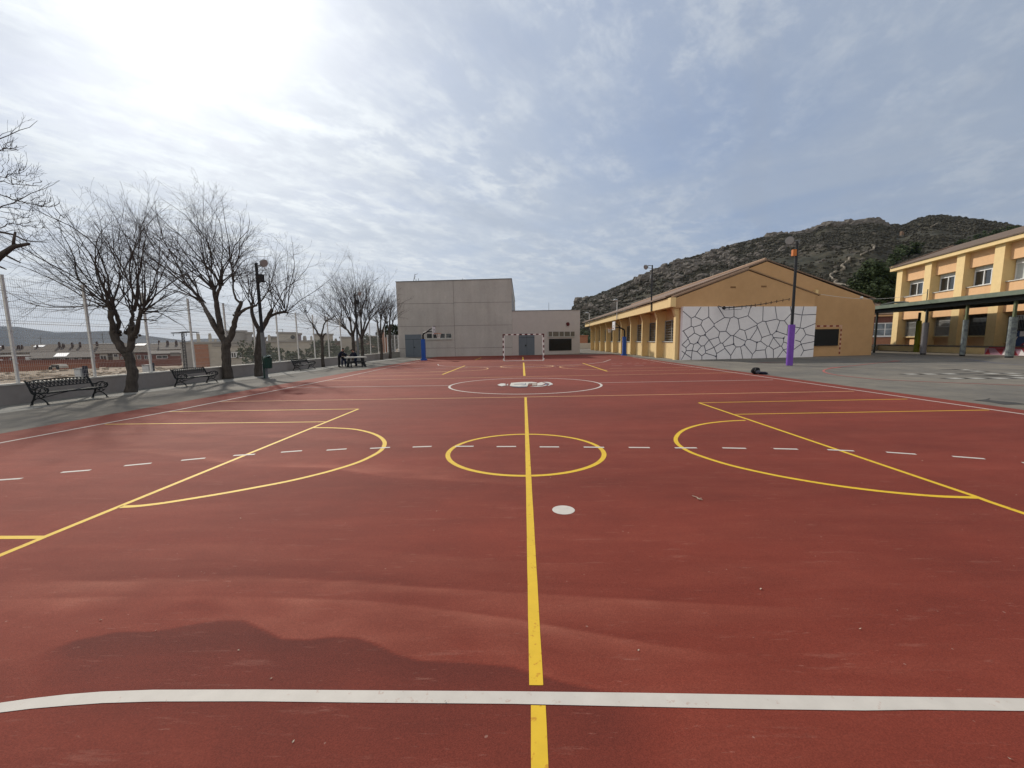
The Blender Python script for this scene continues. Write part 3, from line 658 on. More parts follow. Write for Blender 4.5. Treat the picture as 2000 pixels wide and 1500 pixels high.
def tree(name, label, group, base, limbs, heads, seed, knots=(), depth=1.0, maxl=2, dens=1., tk=.75, tw=.78, cf=.66):
    """limbs: polylines of (px, py, dy, radius) measured on the photograph at the tree's own distance; heads: (px,py,dy,count,(ang0,ang1),(len0,len1),r)"""
    R = random.Random(seed); Y = base[1]
    t = thing(name, label, 'tree', (base[0], base[1], 0), group)
    P = lambda x, y, dy: (lambda q: Vector((q.x, q.y, max(q.z, -.05))))(atY(x, y, Y+dy))
    m = MB()
    for l in limbs:
        pts = [P(a, b, c) for a, b, c, r in l]; rs = [r*tk for a, b, c, r in l]
        # smooth by subdividing
        q, rr = [], []
        for i in range(len(pts)-1):
            for k in range(3):
                s = k/3; p0, p1, p2, p3 = pts[max(i-1, 0)], pts[i], pts[i+1], pts[min(i+2, len(pts)-1)]
                q.append(.5*((2*p1)+(p2-p0)*s+(2*p0-5*p1+4*p2-p3)*s*s+(3*p1-p0-3*p2+p3)*s**3)+Vector((R.gauss(0, .012), R.gauss(0, .012), 0))); rr.append((rs[i]+(rs[i+1]-rs[i])*s)*R.uniform(.94, 1.06))
        q.append(pts[-1]); rr.append(rs[-1]); m.tube(q, rr, 9)
    for (a, b, c, r) in knots:
        for _ in range(4): 
            m.ball(P(a, b, c)+Vector((R.gauss(0, r*.5), R.gauss(0, r*.5), R.gauss(0, r*.6))), r*tk*R.uniform(.5, .9), 7, 5, jit=.5)
    m.build('trunk', MT['bark'], t, smooth=True)
    m = MB()
    for (a, b, c, cnt, (a0, a1), (l0, l1), r) in heads:
        cnt = max(2, round(cnt*cf))
        for i in range(cnt):
            an = math.radians(a0+(a1-a0)*(i+R.random())/cnt); dyv = R.uniform(-depth, depth)
            d = Vector((math.cos(an), dyv*.75, math.sin(an)))
            up = math.sin(an); L = R.uniform(l0, l1)*(.72+.28*max(0, up))
            shoot(m, P(a, b, c)+Vector((R.gauss(0, .05), R.gauss(0, .05), R.gauss(0, .05))), d, L, r*tw*R.uniform(.6, 1.15), 0, R, curve=.30 if up > .4 else .12, maxl=maxl, dens=dens)
    m.build('crown', MT['twig'], t)
    return t
GT = 'bare pollarded trees along the fence'
tree('bare_tree', 'large bare tree with four knotted limbs behind the nearest bench', GT, (-13.3, 13.7),
    [[(256,768,0,.25),(257,745,0,.21),(256,715,0,.19),(248,690,0,.21)],
     [(248,690,0,.18),(231,672,0,.16),(222,650,0,.155),(218,628,-.1,.10),(216,606,-.15,.11)],
     [(224,650,.1,.11),(231,630,.15,.085),(226,612,.1,.075),(219,600,-.1,.09)],
     [(249,690,0,.15),(257,668,.1,.14),(255,645,.2,.13),(257,625,.25,.07),(259,606,.3,.06)],
     [(257,664,.1,.12),(265,648,-.1,.11),(271,625,-.2,.075),(277,606,-.25,.08)],
     [(259,626,-.1,.035),(280,624,-.2,.03),(306,626,-.3,.015)], [(213,600,0,.05),(196,596,0,.035),(188,592,0,.03)]],
    [(217,600,-.15,22,(100,178),(3.0,4.4),.034),(218,600,-.1,13,(55,110),(2.9,4.2),.034),(258,606,.3,15,(62,130),(2.8,4.1),.030),(277,605,-.25,18,(35,115),(2.7,3.9),.032),(279,606,-.2,18,(-8,42),(1.7,2.8),.024),(188,592,0,6,(110,200),(1.2,2.2),.018),(240,640,0,3,(60,120),(1,2),.014),(200,600,0,6,(165,200),(1.6,2.8),.014),(290,625,-.2,9,(-20,30),(.9,1.7),.014)],
    11, knots=[(222,642,0,.10),(232,646,.1,.10),(216,602,-.1,.12),(254,650,.2,.12),(266,655,0,.11),(277,606,-.2,.10),(258,610,.3,.07),(258,644,.1,.10)], dens=.95)
tree('bare_tree', 'tallest bare tree with three thick limbs right of the second bench', GT, (-13.45, 18.9),
    [[(446,741,0,.31),(443,715,0,.25),(441,690,0,.25),(441,668,0,.26)],
     [(441,672,0,.2),(428,650,0,.18),(413,626,0,.155),(399,600,-.1,.10),(392,585,-.2,.05)],
     [(434,652,0,.16),(428,625,.1,.16),(423,598,.2,.135),(419,575,.25,.12),(417,563,.3,.08)],
     [(421,585,.2,.1),(427,568,.2,.09),(431,556,.2,.08)],
     [(442,672,0,.2),(451,655,0,.17),(457,637,0,.15),(463,615,-.1,.13),(472,588,-.15,.09)],
     [(463,618,-.1,.1),(475,606,-.15,.085),(489,600,-.2,.07),(501,597,-.2,.05)],
     [(470,592,-.1,.07),(460,583,-.1,.06),(457,568,-.05,.05),(454,540,0,.045),(452,512,.1,.035)]],
    [(394,590,-.2,16,(98,160),(3.6,5.3),.04),(417,565,.3,20,(75,142),(3.4,4.6),.042),(431,556,.2,18,(50,105),(2.9,4.4),.038),(453,520,.1,14,(35,115),(1.9,3.0),.026),(456,550,0,8,(15,80),(1.6,2.9),.022),(498,598,-.2,12,(25,115),(2.0,3.6),.026),(404,608,0,6,(110,175),(1.4,2.6),.018),(472,588,-.15,6,(40,120),(1.2,2.2),.018),(452,655,0,4,(100,150),(.7,1.1),.012)],
    12, knots=[(419,572,.2,.1),(431,558,.2,.1),(459,615,-.1,.1),(500,598,-.2,.06)], dens=.95)
tree('bare_tree', 'bare tree with a long limb reaching right, behind the dark green bin', GT, (-12.98, 20.3),
    [[(506,738,0,.27),(504,712,0,.22),(504,685,0,.2),(508,655,0,.21),(508,643,0,.2)],
     [(507,648,0,.14),(498,628,0,.12),(491,605,.1,.10),(493,590,.1,.05)],
     [(509,648,0,.16),(519,630,0,.14),(524,618,0,.13),(531,604,-.1,.10)],
     [(523,622,0,.10),(533,615,0,.09),(545,611,-.1,.085),(556,609,-.15,.08)]],
    [(557,609,-.15,14,(50,125),(2.4,4.2),.034),(557,609,-.15,12,(-28,50),(.9,1.9),.020),(545,610,-.1,8,(30,120),(1.6,3.4),.024),(492,600,.1,9,(60,125),(1.8,3.2),.026),(531,604,-.1,7,(45,110),(2.0,4.0),.028),(493,612,.1,5,(20,70),(1.6,2.8),.02),(560,612,-.1,5,(-60,-20),(.8,1.6),.014)],
    37, knots=[(524,622,0,.08),(557,609,-.1,.08),(491,606,.1,.06)], dens=.85)
tree('bare_tree', 'small slender bare tree right of the smallest bench', GT, (-13.5, 27.9),
    [[(631,717,0,.16),(630,690,0,.125),(629,662,0,.13),(628,657,0,.13)],
     [(628,660,0,.10),(620,650,0,.09),(615,641,0,.07),(604,625,.1,.04),(594,605,.2,.02)],
     [(627,657,0,.08),(631,640,0,.06),(636,628,0,.05),(648,620,-.1,.03)], [(630,661,0,.07),(633,654,0,.06),(637,651,0,.05)]],
    [(596,612,.2,12,(60,150),(1.6,3.0),.024),(614,640,0,10,(60,170),(1.3,2.7),.022),(636,628,0,12,(30,120),(1.5,2.7),.024),(648,620,-.1,9,(10,90),(1.2,2.4),.02),(610,632,.1,6,(130,190),(1.2,2.2),.016)],
    14, dens=.8)
def far_tree(label, base, forks, crown, seed, n=40, lr=(2.2, 3.4)):
    bx, by = base; Y = 30.
    for _ in range(8): q = atY(bx, by, Y); Y *= -13.42/q.x
    q = atY(bx, by, Y); by = proj((q.x, q.y, 0))[1]
    k = q.y/20.
    limbs = [[(bx, by, 0, .21), (bx+.3, (by+forks[0][1])/2, 0, .17), (forks[0][0], forks[0][1], 0, .17)]]
    heads = []
    for (fx, fy, hx, hy, a0, a1) in crown:
        dy = random.Random(seed+hx).uniform(-.6, .6)
        limbs.append([(fx, fy, 0, .13), ((fx+hx)/2-.5, (fy+hy)/2, dy/2, .10), (hx, hy, dy, .075)])
        heads.append((hx, hy, dy, n//len(crown), (a0, a1), lr, .036))
    return tree('bare_tree', label, GT, (q.x, q.y), limbs, heads, seed, depth=.9, dens=.62)
far_tree('left one of the paired bare trees beyond the stone table', (690.5, 703.5), [(689,656)], [(689,658,675,640,95,150),(689,658,684,628,80,125),(690,656,697,622,70,110),(675,642,670,638,100,170)], 21, 60, (3.0, 4.9))
far_tree('right one of the paired bare trees beyond the stone table', (708, 702), [(706,662)], [(706,664,698,640,80,130),(706,662,713,630,55,105),(707,660,722,624,40,85),(707,662,705,618,70,110)], 22, 66, (3.4, 5.0))
far_tree('bare tree with a forked trunk near the end of the low wall', (745, 700), [(743,660)], [(743,660,737,630,80,140),(744,660,751,634,50,110),(743,662,744,622,70,105)], 23, 54, (2.2, 3.7))
far_tree('bare tree nearest the left corner of the grey gym', (762, 697), [(761,650)], [(761,652,756,632,80,130),(761,652,767,630,50,95),(761,650,762,618,70,110)], 24, 50, (2.2, 3.6))
# tree whose trunk stands outside the frame on the left; only some branches reach into view
def side_tree():
    Y = 9.0; t = thing('bare_tree', 'bare tree at the left edge of the picture, only curling branch tips in view', 'tree', (-13.3, Y, 0), GT)
    R = random.Random(5); P = lambda x, y, dy=0: atY(x, y, Y+dy)
    m = MB(); base = Vector((-13.3, Y, 0)); f = Vector((-13.25, Y, 2.3))
    m.tube([base, Vector((-13.28, Y, 1.2)), f], [.25, .2, .2], 9)
    arms = [([(-60,560,0),(0,500,0),(26,482,0),(57,476,0)], .085, .028), ([(26,482,0),(27,468,0),(30,453,0)], .03, .02), ([(0,500,0),(12,499,0),(26,506,0),(40,513,0)], .028, .012), ([(-40,505,.2),(0,521,.2),(12,526,.2)], .03, .012),
            ([(-60,440,.4),(0,453,.4),(25,458,.4),(50,470,.4),(70,472,.4),(92,473,.4)], .028, .007)]
    for pts, r0, r1 in arms:
        q = [P(*a) for a in pts]; m.tube(q, [r0+(r1-r0)*i/(len(q)-1) for i in range(len(q))], 6)
    m.tube([f, P(-60, 560)], [.16, .085], 7); m.tube([f, Vector((-13.6, Y+.4, 3.4)), P(-60, 440, .4)], [.14, .08, .03], 7); m.tube([f, P(-110, 430, -.3), P(-60, 330, -.2)], [.12, .07, .035], 7)
    m.tube([f, Vector((-13.9, Y+.5, 3.6)), Vector((-15.6, Y+.6, 5.6))], [.15, .09, .04], 7); m.tube([f, Vector((-13.1, Y-.8, 4.)), Vector((-13.3, Y-1.9, 6.))], [.13, .08, .03], 7)
    m.build('trunk', MT['bark'], t, smooth=True)
    m = MB()
    B = [([(-60,330,-.2),(-20,296,-.2),(0,292,-.2),(16,292,-.2),(27,290,-.2),(33,285,-.2)], .012), ([(0,292,-.2),(6,284,-.2),(10,280,-.2)], .006),([(14,292,-.2),(22,286,-.2),(24,277,-.2)], .006),
         ([(-60,380,0),(0,345,0),(20,340,0),(40,334,0),(52,326,0)], .012), ([(0,337,0),(11,332,0),(6,312,0)], .006), ([(14,340,0),(20,328,0),(18,311,0)], .006), ([(25,338,0),(34,330,0),(38,319,0)], .006), ([(22,342,0),(40,343,0),(53,339,0),(63,336,0)], .006),
         ([(-60,360,.1),(0,352,.1),(20,359,.1),(45,361,.1),(60,361,.1),(82,353,.1)], .012), ([(28,352,.1),(45,354,.1),(60,352,.1),(64,346,.1)], .006), ([(20,346,.1),(30,350,.1),(28,338,.1)], .005),
         ([(-50,390,.4),(0,381,.4),(14,384,.4),(30,391,.4),(60,398,.4),(80,405,.4),(104,403,.4),(126,426,.4)], .016), ([(15,385,.4),(30,378,.4),(38,366,.4)], .006), ([(36,387,.4),(44,386,.4),(44,374,.4)], .005), ([(60,392,.4),(75,385,.4),(84,375,.4)], .007), ([(66,398,.4),(84,394,.4),(93,387,.4)], .006), ([(80,405,.4),(95,395,.4),(105,392,.4)], .006),
         ([(-60,430,.2),(0,412,.2),(30,417,.2),(50,425,.2),(63,420,.2),(66,412,.2)], .009), ([(30,412,.2),(34,402,.2),(30,388,.2),(36,379,.2)], .007),
         ([(-60,450,0),(0,445,0),(20,434,0),(45,440,0),(70,444,0),(90,445,0)], .011), ([(36,440,0),(50,436,0),(62,426,0)], .006), ([(18,434,0),(28,444,0),(30,455,0)], .006), ([(60,443,0),(75,438,0),(84,432,0)], .006), ([(-30,420,0),(0,425,0),(22,428,0),(40,424,0),(58,410,0)], .008),
         ([(0,453,.4),(40,450,.4),(60,459,.4),(80,470,.4),(96,468,.4)], .007), ([(50,470,.4),(60,463,.4),(74,458,.4),(90,462,.4)], .006), ([(26,490,0),(40,488,0),(48,484,0)], .006), ([(40,513,0),(42,504,0),(45,498,0)], .005)]
    for pts, r in B:
        q = []
        for i in range(len(pts)-1):
            a, b = P(*pts[i]), P(*pts[i+1])
            for k in range(3): q.append(a.lerp(b, k/3)+Vector((R.gauss(0, .012), R.gauss(0, .03), R.gauss(0, .012))))
        q.append(P(*pts[-1])); n = len(q); m.tube(q, [r*(1-.6*i/n) for i in range(n)], 4, caps=False)
        for _ in range(n//2):
            i = R.randrange(n//3, n); d = (q[min(i+1, n-1)]-q[max(i-1, 0)]).normalized(); d = (d+Vector((R.gauss(0, .5), R.gauss(0, .7), R.uniform(-.1, .9)))).normalized()
            shoot(m, q[i], d, R.uniform(.12, .4), r*.5, 1, R, curve=.6, wob=.12, maxl=2, dens=.7)
    for k in range(46):
        a0 = [P(-60, 330, -.2), P(-60, 440, .4), Vector((-15.6, Y+.6, 5.6)), Vector((-13.3, Y-1.9, 6.))][k % 4 if k < 34 else 2+k % 2]
        d = Vector((R.uniform(-1, .15), R.uniform(-1, .2) if k % 4 == 3 else R.uniform(-.6, 1), R.uniform(.1, 1)))
        shoot(m, a0, d, R.uniform(1.2, 2.6), .022, 0, R, maxl=2, dens=.6)
    m.build('crown', MT['twig'], t)
side_tree()
# ------------------------------------------------------------------ lamp posts, bin
def lamp_left(label, base, toppx, D, low=True, sx=1):
    """dark pole, floodlight on a bracket near the top"""
    t = thing('street_lamp', label, 'street lamp', (base.x, base.y, 0), 'flood lamps around the court')
    tp = atY(*toppx, base.y); zt = tp.z; b = base
    m = MB()
    if low:
        m.tube([(b.x, b.y, 0), (b.x, b.y, 2.1)], [.10, .085], 10); m.box(b.x-.16, b.x+.16, b.y-.16, b.y+.16, 0, .03); m.build('pole_sleeve', MT['grey_metal'], t)
        m = MB(); m.tube([(b.x, b.y, 2.1), (b.x, b.y, zt)], [.075, .065], 8)
    else: m.tube([(b.x, b.y, 0), (b.x, b.y, zt)], [.09, .065], 8)
    m.build('pole', MT['dark_metal'], t)
    m = MB(); m.tube([(b.x, b.y, zt-.12), (b.x+sx*.30, b.y-.1, zt-.10)], .03, 6); m.tube([(b.x, b.y, zt-.2), (b.x+sx*.30, b.y-.1, zt-.16)], .02, 5); m.build('bracket', MT['grey_metal'], t)
    flood(t, Vector((b.x+sx*.42, b.y-.1, zt-.03)), Vector((sx*.75, -.5, -.42)), .18)
    m = MB(); m.box(b.x+sx*.07, b.x+sx*.27, b.y-.1, b.y+.1, zt-.85, zt-.5); m.build('control_box', MT['dark_metal'], t)
    return t
def flood(t, c, d, R_):
    d = d.normalized(); m = MB()
    m.tube([c-d*R_*1.25, c-d*R_*1.05, c-d*R_*.55, c], [R_*.30, R_*.42, R_*.8, R_], 14); o = m.build('lamp_head', MT['grey_metal'], t)
    m = MB(); m.tube([c+d*.002, c+d*.03], [R_*.93, R_*.9], 14); m.build('lens', MT['lens'], t)
b0 = G(519.5, 738)
lamp_left('dark lamp post with a round floodlight beside the dark green bin', b0, (500, 514), 0)
lamp_left('dark lamp post with a floodlight among the paired far trees', Vector((-12.75, 32.2, 0)), (691, 573), 0)
def bin_():
    q = b0+Vector((.22, -.25, 0)); t = thing('litter_bin', 'dark green litter bin on a short post beside the lamp post', 'bin', (q.x, q.y, 0))
    m = MB(); m.tube([(q.x-.13, q.y, 0), (q.x-.13, q.y, 1.0)], .035, 8); m.tube([(q.x-.13, q.y, 0), (q.x-.13, q.y, .02)], .11, 12); m.build('post', MT['green_plastic'], t)
    m = MB(); c = (q.x+.09, q.y)
    m.tube([(c[0], c[1], .46), (c[0], c[1], .48), (c[0], c[1], .95)], [.14, .165, .18], 16); m.build('body', MT['green_plastic'], t)
    m = MB(); m.tube([(c[0], c[1], .952), (c[0]-.02, c[1], 1.0), (c[0]-.03, c[1], 1.05)], [.19, .18, .08], 16); m.build('lid', mat('worn_green_lid', (.10, .14, .13), .25, .2, 5), t)
bin_()
# ------------------------------------------------------------------ people (skinned figures)
def skinned(name, verts, edges, radii, mats, regions, loc, parent=None):
    me = bpy.data.meshes.new('tmp'); me.from_pydata([tuple(v) for v in verts], edges, []); o = bpy.data.objects.new('tmp', me); C.objects.link(o)
    sk = o.modifiers.new('s', 'SKIN'); sk.use_smooth_shade = True
    for i, v in enumerate(me.skin_vertices[0].data):
        r = radii[i]; v.radius = r if hasattr(r, '__len__') else (r, r); v.use_root = (i == 0)
    ss = o.modifiers.new('u', 'SUBSURF'); ss.levels = 2; ss.render_levels = 2
    dg = bpy.context.evaluated_depsgraph_get(); dg.update()
    m2 = bpy.data.meshes.new_from_object(o.evaluated_get(dg)); bpy.data.objects.remove(o); m2.name = name
    m2.materials.clear()
    for q in mats: m2.materials.append(q)
    V = [Vector(v) for v in verts]
    for pl in m2.polygons:
        c = pl.center; best = 1e9; k = 0
        for ei, (i, j) in enumerate(edges):
            a, b = V[i], V[j]; ab = b-a; tt = max(0, min(1, (c-a).dot(ab)/max(ab.length_squared, 1e-9))); d = (a+ab*tt-c).length
            if d < best: best = d; k = regions[ei]
        pl.material_index = k; pl.use_smooth = True
    ob = bpy.data.objects.new(name, m2); C.objects.link(ob); ob.location = loc
    if parent: ob.parent = parent
    return ob
def person(label, loc, rz, J, top, legs):
    """J: joint positions (pelvis, chest, neck, head, crown, shoulders, elbows, wrists, knees, ankles, toes); x right, y forward"""
    V = []; R_ = []; E_ = []; RG = []
    def add(p, r, par=None, reg=0):
        V.append(Vector(p)); R_.append(r); 
        if par is not None: E_.append((par, len(V)-1)); RG.append(reg)
        return len(V)-1
    pel = add(J['pelvis'], (.19, .16)); ab = add((Vector(J['pelvis'])+Vector(J['chest']))/2, (.20, .17), pel, 1)
    ch = add(J['chest'], (.21, .16), ab, 1); nb = add(Vector(J['chest']).lerp(Vector(J['neck']), .75), (.08, .07), ch, 1); nk = add(J['neck'], .052, nb, 0)
    hd = add(J['head'], (.082, .09), nk, 0); cw = add(J['crown'], (.07, .08), hd, 0)
    for s in ('l', 'r'):
        sh = add(J['sh'+s], .088, ch, 1); el = add(J['el'+s], .065, sh, 1); wr = add(J['wr'+s], .040, el, 1)
        w = Vector(J['wr'+s]); f = (w-Vector(J['el'+s])).normalized(); pm = add(w+f*.06, (.034, .018), wr, 0)
        side = f.cross(Vector((0, 0, 1))); side = side.normalized() if side.length > .1 else Vector((1, 0, 0))
        for k in range(4):
            b_ = w+f*.10+side*(k-1.5)*.018; tip = add(b_, .009, pm, 0); add(b_+f*(.045+.01*(k in (1, 2)))+Vector((0, 0, -.015)), .0075, tip, 0)
        th = add(w+f*.06+side*.04*(1 if s == 'l' else -1), .010, pm, 0); add(w+f*.10+side*.055*(1 if s == 'l' else -1), .008, th, 0)
        hp = add(Vector(J['pelvis']).lerp(Vector(J['kn'+s]), .12)+Vector(((-.09 if s == 'l' else .09), 0, 0)), .09, pel, 2)
        kn = add(J['kn'+s], .078, hp, 2); an = add(J['an'+s], .055, kn, 2); add(J['to'+s], (.04, .03), an, 3)
    o = skinned('person', V, E_, R_, [MT['skin'], top, legs, MT['blackc']], RG, loc)
    o.rotation_euler.z = rz; tag(o, label, 'person'); o.scale = (.80, .80, .76)
    h = Vector(J['head']); cr = Vector(J['crown']); ax = (cr-h).normalized()
    m = MB(); m.ball(h+ax*.05+Vector((0, -.012, 0)), (.088, .098, .085), 12, 8, jit=.06)
    o2 = m.build('hair', MT['hair'], smooth=True); o2.parent = o
    m = MB(); fw = Vector((0, 1, 0)); fw = (fw-ax*fw.dot(ax)).normalized()
    m.ball(h+fw*.095-ax*.015, (.012, .018, .02), 6, 5)
    o3 = m.build('nose', MT['skin'], smooth=True); o3.parent = o
    for sx in (-.03, .03):
        m = MB(); m.ball(h+fw*.085+ax*.012+Vector((sx, 0, 0)), .009, 6, 5); o4 = m.build('eye', MT['hair'], smooth=True); o4.parent = o
    for sx in (-.088, .088):
        m = MB(); m.ball(h+Vector((sx, 0, 0)), (.012, .022, .03), 6, 5); o5 = m.build('ear', MT['skin'], smooth=True); o5.parent = o
    return o
def table_group():
    c = Vector((-11.85, 27.9, 0)); A = Plane((G(676, 717).x, 27.4), (G(714, 717).x, 27.9))
    q0 = atY(672, 699, 27.4); q1 = atY(716, 699, 28.2)
    t = thing('stone_table', 'pale stone-topped table with dark slanted legs, three people around it', 'table', ((q0.x+q1.x)/2, 27.8, 0))
    P = Plane((q0.x, 27.45), (q1.x, 28.1)); L = P.L
    m = MB(); m.pbox(P, 0, L, .60, .68, -.45, .35); m.build('table_top', MT['table'], t)
    for u in (.30, L-.30):
        for o_ in (-.35, .25):
            m = MB(); m.slab([P.w(u-.05, .60, o_), P.w(u+.05, .60, o_), P.w(u+.05, .60, o_+.06), P.w(u-.05, .60, o_+.06)], [P.w(u+(.22 if u > 1 else -.12)-.05, 0, o_), P.w(u+(.22 if u > 1 else -.12)+.05, 0, o_), P.w(u+(.22 if u > 1 else -.12)+.05, 0, o_+.06), P.w(u+(.22 if u > 1 else -.12)-.05, 0, o_+.06)]); m.build('leg', MT['dark_metal'], t)
    m = MB(); m.pbox(P, .1, L-.1, .30, .36, .42, .72); m.build('seat', MT['dark_metal'], t)
    m = MB(); m.pbox(P, .1, L-.1, .30, .36, -1.05, -.78); m.build('seat', MT['dark_metal'], t)
    m = MB(); m.pbox(P, .15, L-.15, .24, .295, -.9, -.84); m.pbox(P, .3, .38, .24, .297, -.83, .6); m.pbox(P, L-.38, L-.3, .24, .297, -.83, .6); m.pbox(P, .3, .38, .02, .237, .52, .6); m.pbox(P, L-.38, L-.3, .02, .237, .52, .6); m.build('seat_frame', MT['dark_metal'], t)
    # standing person leaning over the near left corner
    g = G(663.5, 717.5)
    person('person in dark clothes standing at the left end of the stone table, arms reaching', (g.x, g.y, 0), math.radians(-62),
        dict(pelvis=(0, -.02, .90), chest=(0, .16, 1.24), neck=(0, .27, 1.44), head=(0, .34, 1.55), crown=(0, .37, 1.62), shl=(-.18, .20, 1.34), shr=(.18, .20, 1.34), ell=(-.22, .46, 1.13), elr=(.22, .48, 1.15), wrl=(-.12, .70, 1.0), wrr=(.12, .72, 1.0),
             knl=(-.10, .03, .48), knr=(.11, -.03, .48), anl=(-.11, -.03, .08), anr=(.13, -.09, .08), tol=(-.13, .12, .04), tor=(.15, .05, .04)), MT['navy'], MT['blackc'])
    g = P.w(.45, 0, .60)
    sit = dict(pelvis=(0, 0, .52), chest=(0, .10, .88), neck=(0, .17, 1.08), head=(0, .22, 1.19), crown=(0, .24, 1.26), shl=(-.18, .12, .98), shr=(.18, .12, .98), ell=(-.22, .30, .80), elr=(.22, .30, .80), wrl=(-.10, .48, .86), wrr=(.10, .50, .86),
             knl=(-.12, .40, .50), knr=(.12, .40, .50), anl=(-.13, .38, .08), anr=(.13, .36, .08), tol=(-.14, .52, .04), tor=(.14, .50, .04))
    g2 = P.w(.02, 0, -.75)
    person('shorter person in black behind the table, between the other two', (g2[0], g2[1], .0), math.radians(200), dict(sit, pelvis=(0, 0, .62), chest=(0, .1, 1.0), neck=(0, .15, 1.2), head=(0, .2, 1.32), crown=(0, .22, 1.39), shl=(-.18, .12, 1.1), shr=(.18, .12, 1.1), ell=(-.22, .3, .9), elr=(.22, .3, .9), wrl=(-.1, .5, .92), wrr=(.1, .5, .92)), MT['blackc'], MT['jeans'])
    g3 = P.w(L-.55, 0, -.80)
    s2 = dict(sit); s2.update(pelvis=(0, 0, .80), chest=(0, .14, 1.13), neck=(0, .24, 1.33), head=(0, .33, 1.42), crown=(0, .37, 1.49), shl=(-.18, .18, 1.22), shr=(.18, .18, 1.22), ell=(-.22, .38, 1.02), elr=(.22, .38, 1.02), wrl=(-.10, .55, .90), wrr=(.10, .57, .90), knl=(-.12, .12, .42), knr=(.12, .10, .42), anl=(-.13, 0, .08), anr=(.13, -.02, .08), tol=(-.14, .14, .04), tor=(.14, .12, .04))
    person('person in dark blue bending over the right side of the stone table', (g3[0], g3[1], 0), math.radians(135), s2, MT['navy'], MT['jeans'])
table_group()
